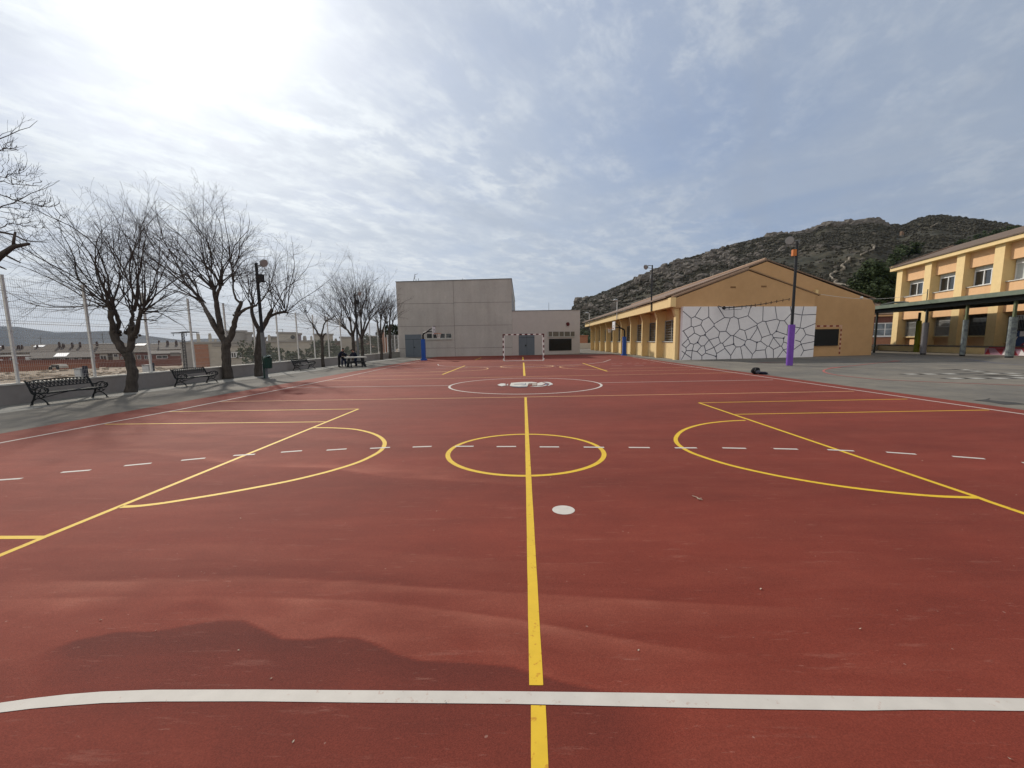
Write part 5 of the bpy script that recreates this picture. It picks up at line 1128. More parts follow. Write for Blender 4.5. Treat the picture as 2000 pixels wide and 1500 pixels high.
# ------------------------------------------------------------------ two-storey school and canopy
def school_two():
    A = (41.8, 48.6); P = Plane(A, (41.8-.2419, 48.6-.9703)); L = 22.
    t = thing('school_building', 'two-storey yellow and peach school with deep-set windows at the right', 'building', (41.8, 48.6, 0))
    ze = 8.70; zl = 7.38; zs = 5.66; zc = 4.0
    px = [1752,1803.5,1864,1935.6]; starts = [P.pt(x, 555)[0] for x in px]
    starts[0] = .45; pw = .95
    st = (starts[3]-starts[1])/2; starts += [starts[3]+st, starts[3]+2*st]
    m = MB(); m.pbox(P, .3, L, -.1, ze, -6.0, -.85); m.build('wall', MT['peach'], t)
    m = MB(); m.pbox(P, -.02, .297, -.1, ze, -6.0, -.3); m.build('wall', MT['yellow_light'], t)
    m = MB(); m.pbox(P, -.35, L, ze, ze+.32, -6.2, .28); m.pbox(P, -.35, -.15, ze+.323, ze+.55, -.2, .28); m.build('eave', MT['yellow_light'], t)
    q = [P.w(-.3, ze+.33, .36), P.w(L, ze+.33, .36), P.w(L, ze+2.3, -5.2), P.w(-.3, ze+2.3, -5.2)]
    m = MB(); m.slab([(x, y, z+.10) for x, y, z in q], q); m.build('roof', MT['roof2'], t)
    m = MB(); m.tube([P.w(-.3, ze+.46, .34), P.w(-.3, ze+2.45, -5.2)], .10, 6); m.build('roof_verge', MT['roof'], t)
    for i, u in enumerate(starts):
        m = MB(); m.pbox(P, u, u+pw, 0, ze-.003, -.85, .0); m.build('pilaster', MT['yellow_light'], t)
    for i in range(5):
        a = starts[i]+pw; b = starts[i+1] if i+1 < len(starts) else L
        m = MB(); m.pbox(P, a+.002, b-.002, zl, ze-.004, -.85, -.38); m.build('lintel_panel', MT['peach'], t)
        m = MB(); m.pbox(P, a+.002, b-.002, 3.3, zs, -.85, -.34); m.build('spandrel_panel', MT['peach'], t)
        m = MB(); m.pbox(P, a, b-.003, zs+.003, zs+.07, -.8, -.26); m.build('sill', MT['coping'], t)
        shut = i == 3
        wn = thing_child = None
        m = MB(); m.pbox(P, a+.08, b, zs+.075, zl-.3, -.848, -.82); w_ = m.build('window', MT['shutter'] if shut else MT['dark_glass'], t)
        m = MB(); w1, w2 = a+.08, b
        m.pbox(P, w1, w2, zl-.38, zl-.3, -.82, -.74); m.pbox(P, w1, w2, zs+.075, zs+.17, -.82, -.74)
        for f in ((0, 1) if shut else (0, .34, .60, .97)): 
            c = w1+(w2-w1)*f; m.pbox(P, c-(.04 if f else 0), c+(.05 if f < .9 else 0), zs+.17, zl-.38, -.82, -.745)
        m.build('window_frame', MT['white_frame'], t)
        m = MB(); m.pbox(P, w1, w2, zl-.297, zl-.003, -.848, -.74); m.build('shutter_box', MT['shutter'], t)
        # ground floor
        z0, z1 = (1.45, 3.25) if i < 3 else (.9, 3.0)
        m = MB(); m.pbox(P, a+.05, b-.05, z0, z1, -.848, -.80); m.build('window', MT['dark_glass'] if i < 2 else MT['black_board'], t)
        m = MB()
        nb = 22
        for k in range(nb):
            u = a+.1+(b-a-.2)*k/(nb-1); m.pbox(P, u-.012, u+.012, z0+.02, z1, -.72, -.70)
        for z in (z0+.03, (z0+z1)/2, z1-.35, z1-.04): m.pbox(P, a+.05, b-.05, z, z+.03, -.75, -.721)
        m.build('window_bars', MT['galv'] if i < 2 else MT['grey_metal'], t)
        m = MB(); m.pbox(P, a+.002, b-.002, z0-.1, z0-.003, -.84, -.60); m.build('sill', MT['yellow_light'], t)
    for s_, z in ((.1, 5.2), (.1, 3.0)):
        pass
    # raised platform in front of the facade, with a painted end
    p = thing('platform', 'low raised concrete platform along the foot of the two-storey school', 'platform', P.w(5, 0, 1))
    m = MB(); m.pbox(P, -.2, L, -.05, .52, .0, 1.9); m.build('platform_body', MT['yellow_light'], p)
    m = MB(); m.pbox(P, -.25, L, .523, .60, .0, 1.98); m.build('platform_top', MT['asphalt'], p)
    PP = Plane(P.w(0, 0, 1.9), P.w(1, 0, 1.9))
    # painted wall with triangles behind the last post
    d = thing('painted_bench', 'red, white and blue painted bench with triangles behind the nearest canopy post', 'bench', PP.w(13.5, 0, .2))
    u0 = PP.pt(1926, 690)[0]; u1 = PP.pt(1996, 690)[0]+1.2
    red, wh, bl, pk = mat('crimson_paint', (.26, .02, .03), .6, .15, 5), MT['white_paint'], mat('deep_blue_paint', (.03, .06, .15), .6, .15, 5), mat('mauve_paint', (.30, .17, .22), .6, .15, 5)
    m = MB(); m.pbox(PP, u0, u1, .0, .50, .01, .10); m.build('bench_front', pk, d)
    m = MB(); m.pbox(PP, u0+.4, u1, .503, .58, -.35, .14); m.build('seat', red, d)
    m = MB(); m.pbox(PP, u0+.75, u1, .65, 1.75, -.75, -.62); m.build('backrest', bl, d)
    m = MB(); o = .104
    for (a, b, c) in (((.05,.02),(.55,.02),(.3,.48)),((.9,.48),(1.5,.02),(1.7,.48)),((2.1,.02),(2.9,.02),(2.5,.48)),((3.1,.48),(3.9,.48),(3.6,.02))): m.sheet([PP.w(u0+x, z, o) for x, z in (a, b, c)])
    for (a, b, c) in (((1.9,.7),(2.9,1.4),(3.4,.7)),((3.2,1.4),(4.2,1.5),(3.8,.75))): m.sheet([PP.w(u0+x, z, -.616) for x, z in (a, b, c)])
    m.build('red_triangles', red, d)
    m = MB()
    for (a, b, c) in (((1.6,.02),(2.05,.02),(1.85,.48)),((2.95,.02),(3.1,.45),(3.5,.02))): m.sheet([PP.w(u0+x, z, o+.002) for x, z in (a, b, c)])
    for Q in (((.85,1.3),(1.05,1.7),(1.6,1.68),(1.3,1.3)),((1.1,1.25),(1.5,1.0),(1.7,1.35)),((1.8,1.35),(4.2,1.45),(4.2,1.72),(1.8,1.72)),((2.2,.72),(2.35,1.1),(2.9,.72))): m.sheet([PP.w(u0+x, z, -.612) for x, z in Q])
    m.build('white_shapes', wh, d)
    return P
P2 = school_two()
def canopy():
    z = 4.0
    pts = [G(1700, 605.5, z), G(1705, 605, z), G(1803, 595.5, z), G(1877, 587, z), G(1966, 578, z), G(2080, 566.5, z)]
    # straight front edge fitted through the posts
    A = G(1708, 604.6, z); B = G(1966, 578, z); P = Plane((A.x, A.y), (B.x, B.y))
    t = thing('canopy', 'long weathered green canopy roof on posts in front of the two-storey school', 'canopy', (A.x, A.y, 0))
    Lc = P.L+10
    q = [P.w(-.1, 0, .45), P.w(Lc, 0, .45), P2.w(21, 0, 1.2), P2.w(5.5, 0, 1.2), (38.3, 53.0, 0), (33.3, 53.0, 0)]; m = MB(); m.slab([(x, y, z+.27) for x, y, _ in q], [(x, y, z-.02) for x, y, _ in q]); m.build('roof_panel', MT['canopy_top'], t)
    m = MB(); m.pbox(P, -.1, Lc, z-.34, z-.023, -.30, .10); m.pbox(P, -.1, Lc, z-.30, z-.025, -4.5, -4.2); m.build('beam', MT['canopy_dark'], t)
    n = 9
    m = MB()
    for i in range(n): u = .3+i*2.4; m.pbox(P, u, u+.1, z-.25, z-.026, -4.19, -.31)
    m.build('rafter', MT['canopy_dark'], t)
    m = MB(); m.tube([P.w(-.1, z+.38, -.6), P.w(1.4, z+.5, -.6), P.w(2.6, z+.42, -.6), P.w(3, z+.35, -.6)], .09, 6); m.build('roof_cover', MT['canopy_dark'], t)
    def post(px, lab, pm, pz, pw=.14, o=-.14, mat2=None, base=None):
        u = P.pt(px[0], px[1])[0]
        p = thing('canopy_post', lab, 'post', P.w(u, 0, o), 'posts carrying the green canopy')
        m = MB(); m.pbox(P, u-.06, u+.06, 0, z-.343, o-.07, o+.07); m.build('post_shaft', mat2 or MT['canopy_post'], p)
        if pm:
            c = P.w(u, 0, o); m = MB(); m.tube([(c[0], c[1], .0), (c[0], c[1], .10)], pw*.96, 14); m.build('post_foot', MT['black_board'], p)
            m = MB(); m.tube([(c[0], c[1], .10), (c[0], c[1], pz)], pw, 16); m.build('padding', pm, p)
    post((1707, 650), 'leftmost unpadded dark canopy post beside the ochre gable corner', None, 0, mat2=MT['canopy_dark'])
    post((1803, 650), 'canopy post with purplish grey padding, just right of the olive one', mat('mauve_grey_padding', (.17, .16, .17), .6, .15, 5), 2.55, .19, mat2=MT['canopy_dark'])
    post((1880, 650), 'canopy post with scuffed grey-green padding, second from the right', MT['pad_grey'], 2.6, .155)
    post((1972, 650), 'nearest canopy post with thick pale grey padding at the right', MT['pad_grey'], 2.62, .20)
    q = G(1789, 687.5); p = thing('canopy_post', 'dark rear canopy post with olive green padding', 'post', (q.x, q.y, 0), 'posts carrying the green canopy')
    m = MB(); m.box(q.x-.07, q.x+.07, q.y-.07, q.y+.07, 0, z-.343); m.build('post_shaft', MT['canopy_dark'], p)
    m = MB(); m.tube([(q.x, q.y, 0), (q.x, q.y, 2.9)], .20, 14); m.build('padding', MT['pad_green'], p)
    # cable and its mast
    u = P.pt(1806, 600)[0]; c = Vector(P.w(u, z+.3, -.1)); top = atY(1808, 565, c.y)
    mm = thing('cable_mast', 'thin mast on the green canopy holding a slack cable', 'mast', c)
    m = MB(); m.tube([c, (c.x, c.y, top.z)], .035, 6); m.build('mast_pole', MT['canopy_dark'], mm)
    s = MB(); a = Vector(P1.w(11.6, 4.78, .1)); e = Vector((c.x, c.y, atY(1808, 571.5, c.y).z)); k = [a.lerp(e, i/16)-Vector((0, 0, .42*math.sin(PI*i/16))) for i in range(17)]
    s.tube(k, .016, 4); s.ball(k[6]+Vector((0, 0, .08)), .12, 6, 5)
    tag(s.build('cable', MT['galv']), 'slack cable between the ochre gable and the mast on the canopy', 'cable')
canopy()
def far_right():
    # brick wing seen between the two schools
    P = Plane(atY(1690, 690, 66)[:2], atY(1790, 690, 64)[:2]); P.n = P.n
    a = P.w(0, 0, 0); t = thing('brick_building', 'orange brick building seen between the ochre gable and the two-storey school', 'building', a)
    L = P.L
    zt = P.pt(1725, 618)[1]; zb = P.pt(1725, 655)[1]; zc = P.pt(1725, 631)[1]; zr = P.pt(1730, 597)[1]
    m = MB(); m.pbox(P, -4, L, -.1, zc+.05, -8, 0); m.build('wall', MT['orange_brick'], t)
    m = MB(); m.pbox(P, -4, L, zc+.053, zt, -8, 0); m.build('wall', mat('dark_brick', (.16, .07, .055), .9, .2, 5), t)
    m = MB(); m.pbox(P, -4.2, L+.2, zt+.003, zt+.25, -8, .3); m.build('cornice', MT['peach'], t)
    q = [P.w(-4.2, zt+.26, .4), P.w(L+.2, zt+.26, .4), P.w(L+.2, zr+2.2, -7), P.w(-4.2, zr+2.2, -7)]; m = MB(); m.slab([(x, y, z+.1) for x, y, z in q], q); m.build('roof', MT['roof'], t)
    u0, u1 = P.pt(1711, 645)[0], P.pt(1744.5, 645)[0]
    m = MB(); m.pbox(P, u0-.3, u1, zb, zc-.1, .003, .06); m.build('window', mat('curtained_glass', (.18, .21, .24), .3, .5, 1.5), t)
    m = MB(); m.pbox(P, u0-.4, u1+.1, zb-.25, zb-.003, .003, .16)
    for f in (0, .5, 1): u = u0+(u1-u0)*f; m.pbox(P, u-.06, u+.06, zb, zc-.1, .063, .11)
    m.pbox(P, u0-.3, u1, zc-.097, zc+.03, .003, .11); m.pbox(P, u0-.3, u1, zb+.9, zb+.98, .063, .09)
    m.build('window_frame', MT['white_frame'], t)
    # step / low white wall in front
    q0 = G(1709, 684); q1 = G(1735, 683.5); w = thing('low_step', 'pale low step in front of the orange brick building', 'step', (q0.x, q0.y+3, 0))
    Q = Plane(q0[:2], q1[:2]); m = MB(); m.pbox(Q, -1, Q.L+2, -.05, .45, -1.5, 0); m.build('step_body', MT['coping'], w)
    m = MB(); m.pbox(Q, -1, Q.L+2, .453, .50, -1.4, .05); m.build('step_edge', MT['white_paint'], w)
far_right()
# ------------------------------------------------------------------ foliage
def clumps(m, c, rad, nb, nl, size, R, flat=.75, hollow=.45):
    """leaf clumps spread through an uneven crown: small faces round many twig ends"""
    c = Vector(c); hub = []
    for _ in range(nb):
        while True:
            v = Vector((R.uniform(-1, 1), R.uniform(-1, 1), R.uniform(-1, 1)))
            if hollow < v.length < 1: break
        v = Vector((v.x*rad[0], v.y*rad[1], v.z*rad[2]))*R.uniform(.72, 1.08); hub.append((c+v, R.uniform(.14, .34)*min(rad)))
    for h, r in hub:
        for _ in range(nl):
            d = Vector((R.gauss(0, 1), R.gauss(0, 1), R.gauss(0, flat))).normalized()*r*R.random()**.5; p = h+d
            a = Vector((R.gauss(0, 1), R.gauss(0, 1), R.gauss(0, 1))).normalized()*size*R.uniform(.6, 1.4); b = a.orthogonal().normalized()*size*R.uniform(.3, .7)
            m.sheet([p-a, p+b, p+a, p-b])
def leafy(name, label, cat, base, top, w, R, mt, nb=34, nl=26, size=.16, group=None, trunk=.14, elong=1.):
    t = thing(name, label, cat, base, group); h = top-base[2]; b = Vector(base)
    m = MB(); m.tube([b-Vector((0, 0, .3)), b+Vector((.1, 0, h*.35)), b+Vector((0, .1, h*.7))], [trunk, trunk*.75, trunk*.3], 6)
    for k in range(5):
        an = R.uniform(0, 2*PI); s = b+Vector((.05, 0, h*R.uniform(.25, .55))); m.tube([s, s+Vector((math.cos(an)*w*.3, math.sin(an)*w*.3, h*.22))], [trunk*.4, trunk*.15], 4)
    m.build('trunk', MT['bark'], t)
    m = MB(); clumps(m, b+Vector((0, 0, h*.58)), (w/2, w/2, h*.44*elong), nb, nl, size, R); m.build('crown', mt, t)
    return t
R3 = random.Random(3)
GS = 'shrubby trees on the slope beyond the fence'
for (px, yt, Y, w, lab) in ((500,664,44,3.4,'olive green shrubby tree right behind the lamp post and bin, beyond the fence'),(548,682,50,5.5,'low grey-green shrub beyond the fence, under the house with the round window'),(590,688,46,3.8,'lowest shrub beyond the fence, behind the smallest bench'),
        (628,664,47,3.6,'grey-green tree beyond the fence behind the slender bare tree'),(655,676,52,4.5,'pale olive shrub beyond the fence left of the people at the table'),(688,684,46,3.6,'shrub beyond the fence right behind the people at the table'),(722,652,50,3.4,'tall loose grey-green tree beyond the fence between the bare trunks')):
    q = atY(px, yt, Y); z0 = land(q.x, q.y)-.1
    leafy('shrub_tree', lab, 'tree', (q.x, q.y, z0), q.z+.2, w, R3, MT['leaf'], 46, 24, .15, GS)
MT['dark_leaf'] = mat('dark_shrub_leaves', (.022, .034, .013), .8, .5, 2)
for (px, yt, Y, w, lab) in ((752,642,52,3.2,'dark green dense tree beyond the fence beside the gym corner'),(768,632,55,3.6,'darkest tall evergreen touching the left edge of the gym')):
    q = atY(px, yt, Y); leafy('evergreen_tree', lab, 'tree', (q.x, q.y, -.1 if q.x > -14.6 else land(q.x, q.y)), q.z+.2, w, R3, MT['dark_leaf'], 60, 34, .16, 'evergreen trees beside the gym')
q = atY(749, 656, 50); s = MB(); s.box(q.x-.3, q.x+.35, q.y-.3, q.y+.3, -6.5, q.z-.2); s.box(q.x-.12, q.x+.12, q.y-.1, q.y+.1, q.z-.2, q.z+.45)
tag(s.build('brick_chimney', MT['orange_brick']), 'small orange brick chimney seen between the trees beside the gym', 'chimney')
# pines behind the schools
GP = 'pine trees between the schools and the hill'
for (px, yt, Y, w, nb, lab) in ((1712,508,74,7.4,330,'large dark pine rising between the two schools'),(1683,538,80,5.0,200,'left lobe pine beside the large dark pine'),(1742,528,78,5.5,200,'pine half hidden behind the corner of the two-storey school'),(1726,556,70,5.4,200,'lower pine in front of the large dark pine')):
    q = atY(px, yt, Y); leafy('pine_tree', lab, 'tree', (q.x, q.y, -.1), q.z+.3, w, R3, MT['pine'], nb, 46, .26, GP, .22, 1.02)
# gap left of the yellow facade: fence post and a low wall far behind
q = atY(1134, 655, 78); s = MB(); s.box(q.x-1.5, q.x+3.2, 78, 78.3, -.1, 1.1); 
tag(s.build('low_wall', MT['coping']), 'low pale wall far behind, in the gap left of the yellow facade', 'wall')
q = atY(1142, 655, 80); s = MB(); s.box(q.x-.9, q.x+.9, 82, 86, -.1, 2.4); s.box(q.x-1.0, q.x+1.0, 81.9, 86.1, 2.4, 2.6)
tag(s.build('brick_shed', MT['orange_brick']), 'small orange brick shed in the gap left of the yellow facade', 'shed')
q = atY(1136, 645, 96); leafy('garden_tree', 'small green tree in the gap between the grey annex and the yellow facade', 'tree', (q.x, q.y, -.1), q.z+.4, 6, R3, MT['leaf'], 40, 26, .2)
q = atY(1147, 650, 90); leafy('garden_tree', 'rounded green tree in the gap, close to the far end of the yellow facade', 'tree', (q.x, q.y, -.1), q.z+.2, 5, R3, MT['leaf'], 34, 24, .2)
# ------------------------------------------------------------------ hill
SIL = [(1040,672),(1085,640),(1108,612),(1120,601),(1124,594),(1128,588.5),(1136,587.5),(1148,584),(1160,581),(1180,573.5),(1200,566),(1220,557),(1240,548),(1262,537),(1280,528),(1300,518.5),(1320,510.5),(1340,504),(1360,498),(1380,492.5),(1400,487.5),(1425,481),(1450,475),(1475,468.5),(1500,463),(1530,457.5),(1560,455),(1585,448),(1600,443),(1615,437.5),(1622,437),(1640,438.5),(1655,434),(1670,436),(1690,432),(1705,433),(1718,436),(1727,440),(1737,442.5),(1748,440.5),(1758,443),(1770,440),(1785,431.5),(1800,427),(1820,424),(1835,423.5),(1860,425.5),(1900,428),(1940,432.5),(1980,438),(2010,443),(2080,456),(2160,474),(2260,500),(2400,545),(2600,600),(2800,640)]
def sil(x):
    for (a, b), (c, d) in zip(SIL, SIL[1:]):
        if x <= c: return b+(d-b)*(x-a)/(c-a)
    return SIL[-1][1]
def hill_col(px):
    d = ray(px, sil(px)); h = math.hypot(d.x, d.y); return Vector((d.x/h, d.y/h, 0)), d.z/h
D0 = 100.
def crest(px): return 300+150*smooth((px-1100)/600.)+60*smooth((px-1720)/80.)
def hill_pt(px, t):
    u, tn = hill_col(px); Dc = crest(px); d = D0+(Dc-D0)*t; zc = H+tn*Dc; k = max(zc, 0)
    if t <= 1: z = -1+(zc+1)*(t**1.02 if t > 0 else 0)
    else: z = -1+(zc+1)*max(0, 1-(t-1)*1.1-(t-1)**2)
    p = u*d; q = Vector((p.x*.012, p.y*.012, 0)); env = smooth(t*5)*(1-.75*smooth((t-.75)/.25)) if t <= 1 else .3
    am = min(1, max(zc, 0)/40.)
    r = noise.fractal(q, 1., 2., 6)*7.*env*am
    q2 = Vector((p.x*.05, p.y*.05, 3)); r += noise.turbulence(q2, 4, True)*2.2*env*am
    return Vector((p.x, p.y, z+r))
def hill():
    cols = []; x = 1040.
    while x < 2800: cols.append(x); x += 4 if x < 2030 else 14
    ts = [i/110. for i in range(-2, 111)]+[1.02, 1.06, 1.12, 1.2, 1.35, 1.5, 1.7, 1.9]
    mb = MB(); n = len(cols)
    for t in ts:
        for c in cols: mb.v.append(tuple(hill_pt(c, t)))
    mb.f = [(j*n+i, j*n+i+1, (j+1)*n+i+1, (j+1)*n+i) for j in range(len(ts)-1) for i in range(n-1)]; mb.mi = [0]*len(mb.f)
    m = mat('hillside', (.072, .062, .048), .95, .35, .06, .8, 1.2)
    multiply_noise(m, .35, (.42, .47, .38), W, p=(.42, .60), amt=.95); multiply_noise(m, .035, (.62, .70, .55), (1.15, 1.05, .95), p=(.35, .65), amt=.9)
    struct(mb.build('hill', m, smooth=True), 'rocky scrub-covered hill behind the schools')
    R = random.Random(9); s = MB(); rk = MB()
    for _ in range(24000):
        px = R.uniform(1108, 2040); t = R.random()**.75*1.0
        if sil(px) > 600: continue
        y = hill_pt(px, t); rx = R.uniform(.4, 1.1)*(1+.4*t); 
        dens = noise.noise(Vector((y.x*.02, y.y*.02, 7)))
        if dens < R.uniform(-.75, .15): continue
        n_ = 5; k = len(s.v); hh = rx*R.uniform(.6, 1.0)
        ring1 = [(y.x+rx*R.uniform(.7, 1.2)*math.cos(2*PI*i/n_), y.y+rx*R.uniform(.7, 1.2)*math.sin(2*PI*i/n_), y.z-.5) for i in range(n_)]
        ring2 = [(y.x+rx*R.uniform(.5, 1.0)*math.cos(2*PI*i/n_+.5), y.y+rx*R.uniform(.5, 1.0)*math.sin(2*PI*i/n_+.5), y.z+hh*R.uniform(.45, .8)) for i in range(n_)]
        s.add(ring1+ring2+[(y.x, y.y, y.z+hh)], [(i, (i+1) % n_, n_+(i+1) % n_, n_+i) for i in range(n_)]+[(n_+i, n_+(i+1) % n_, 2*n_) for i in range(n_)])
    o = s.build('hill_scrub', MT['scrub']); tag(o, 'dark low bushes covering the rocky hillside', 'scrub', kind='stuff')
    def rock(px, t, r):
        p = hill_pt(px, t); rk.ball(p+Vector((0, 0, r*.15)), (r*R.uniform(.7, 1.3), r*R.uniform(.7, 1.2), r*R.uniform(.55, 1.1)), 7, 5, jit=.55)
    for _ in range(330):   # crag along the crest
        px = R.gauss(1655, 42); 
        if 1575 < px < 1735: rock(px, R.uniform(.90, .985), R.uniform(1.4, 3.4))
    for _ in range(60): rock(R.uniform(1500, 1590), R.uniform(.86, .98), R.uniform(1., 3))
    for _ in range(240):
        px = R.uniform(1240, 1440); rock(px, min(.97, max(.3, R.gauss(.80, .10))), R.uniform(.9, 2.8))
    for cx, ct, sp, n_ in ((1300,.55,40,80),(1215,.7,35,70),(1545,.62,10,26),(1490,.75,14,26),(1600,.5,10,10),(1420,.55,30,40),(1180,.5,25,50),(1350,.35,60,60)):
        for _ in range(n_): rock(R.gauss(cx, sp), min(.95, max(.1, R.gauss(ct, .07))), R.uniform(.6, 2.0))
    for _ in range(260): rock(R.uniform(1125, 1990), R.uniform(.15, .97), R.uniform(.3, .9))
    for _ in range(14): rock(R.uniform(1124, 1150), R.uniform(.9, .99), R.uniform(1.2, 2.6))
    tag(rk.build('hill_rocks', MT['rock']), 'pale rock outcrops and boulders over the hill', 'rocks', kind='stuff')
    def find(px, y):
        lo, hi = .02, .99
        for _ in range(22):
            mid = (lo+hi)/2; q = proj(hill_pt(px, mid))
            if q[1] > y: lo = mid
            else: hi = mid
        return hill_pt(px, lo)
    pm = MB()
    for pts, w in (([(1690,566),(1662,562),(1640,557),(1636,550),(1629,544),(1632,538),(1640,534)], 1.7), ([(1652,531),(1656,527),(1651,523),(1656,517),(1663,510),(1668,505)], 1.5), ([(1684,503),(1697,496),(1709,491),(1714,484),(1706,482)], 1.3), ([(1818,446),(1826,442),(1833,438)], 1.6)):
        P = [find(*p) for p in pts]; Q = []
        for a, b in zip(P, P[1:]): Q += [a.lerp(b, i/3) for i in range(3)]
        Q.append(P[-1])
        pm.tube([q+Vector((R.gauss(0, .3), 0, .7)) for q in Q], [w*.24*R.uniform(.4, 1.5) for q in Q], 5)
    struct(pm.build('hill_path', mat('pale_track', (.22, .19, .15), .95, .2, .5)), 'pale footpath climbing the hill')
    a = find(1763, 462); s = MB(); s.box(a.x-.8, a.x+.8, a.y-.7, a.y+.7, a.z-2, a.z+2.2); s.box(a.x-.8, a.x+.1, a.y-.7, a.y+.7, a.z+2.2, a.z+3.2); s.box(a.x+.1, a.x+.5, a.y-.7, a.y+.4, a.z+2.2, a.z+2.7)
    tag(s.build('ruined_tower', mat('old_brick', (.20, .135, .095), .95, .25, .6, .5, 3)), 'small ruined reddish stone tower on the saddle of the hill', 'tower')
    for px, y, w, h in ((1768,508,5,6),(1782,500,5,5),(1795,497,4,5),(1758,520,6,6),(1905,478,8,4),(1925,471,8,4.5),(1945,466,9,4.5),(1965,461,9,4.5),(1985,458,9,4.5),(1885,484,6,3.5),(1955,473,9,4.5),(1935,478,8,4),(2000,455,9,4.5)):
        p = find(px, y)
        leafy('pine_tree', {True: 'small pine on the hillside just above the roof corner of the two-storey school', False: 'dark pine of the grove on the upper right of the hill above the school roof'}[px < 1850], 'tree', (p.x, p.y, p.z-1), p.z+h, w, R3, MT['pine'], 26, 22, .5, 'pines on the hillside above the roof corner' if px < 1850 else 'pines of the grove on the upper hill', .2)
hill()
# ------------------------------------------------------------------ far mountains
def mountains():
    S_ = [(-900,640),(-600,628),(-300,632),(-120,634),(0,637),(42,638.5),(55,643),(68,647),(85,648.2),(110,649),(150,648.6),(190,646.8),(215,646),(235,650),(262,661),(285,665),(320,666.8),(345,668.5),(360,667),(378,663),(395,661.5),(420,661),(450,662.5),(475,667),(500,670),(540,673),(620,674.5),(800,674)]
    mb = MB(); n = 0; rows = []
    Y = 2900.
    for k, (fz, fy) in enumerate(((0, -900), (.35, -520), (.62, -300), (.85, -110), (1, 0), (.5, 700))):
        row = []
        x = -900.
        while x <= 800:
            for (a, b), (c, d) in zip(S_, S_[1:]):
                if x <= c: y = b+(d-b)*(x-a)/(c-a); break
            p = atY(x, y, Y); s = (Y+fy)/Y; v = noise.fractal(Vector((p.x*.002, k*.7, 1)), 1, 2, 5)*(0 if k == 4 else .22)
            row.append((p.x*(s if fy < 0 else 1), Y+fy, -8+(p.z+8)*max(0, fz+(v if 0 < fz < 1 else 0)))); x += 12
        rows.append(row)
    n = len(rows[0]); mb.v = [v for r in rows for v in r]
    mb.f = [(j*n+i, j*n+i+1, (j+1)*n+i+1, (j+1)*n+i) for j in range(len(rows)-1) for i in range(n-1)]; mb.mi = [0]*len(mb.f)
    struct(mb.build('far_mountains', mat('mountain_slopes', (.016, .022, .030), .95, .35, .004), smooth=True), 'long dark mountain ridge on the far left horizon')
mountains()
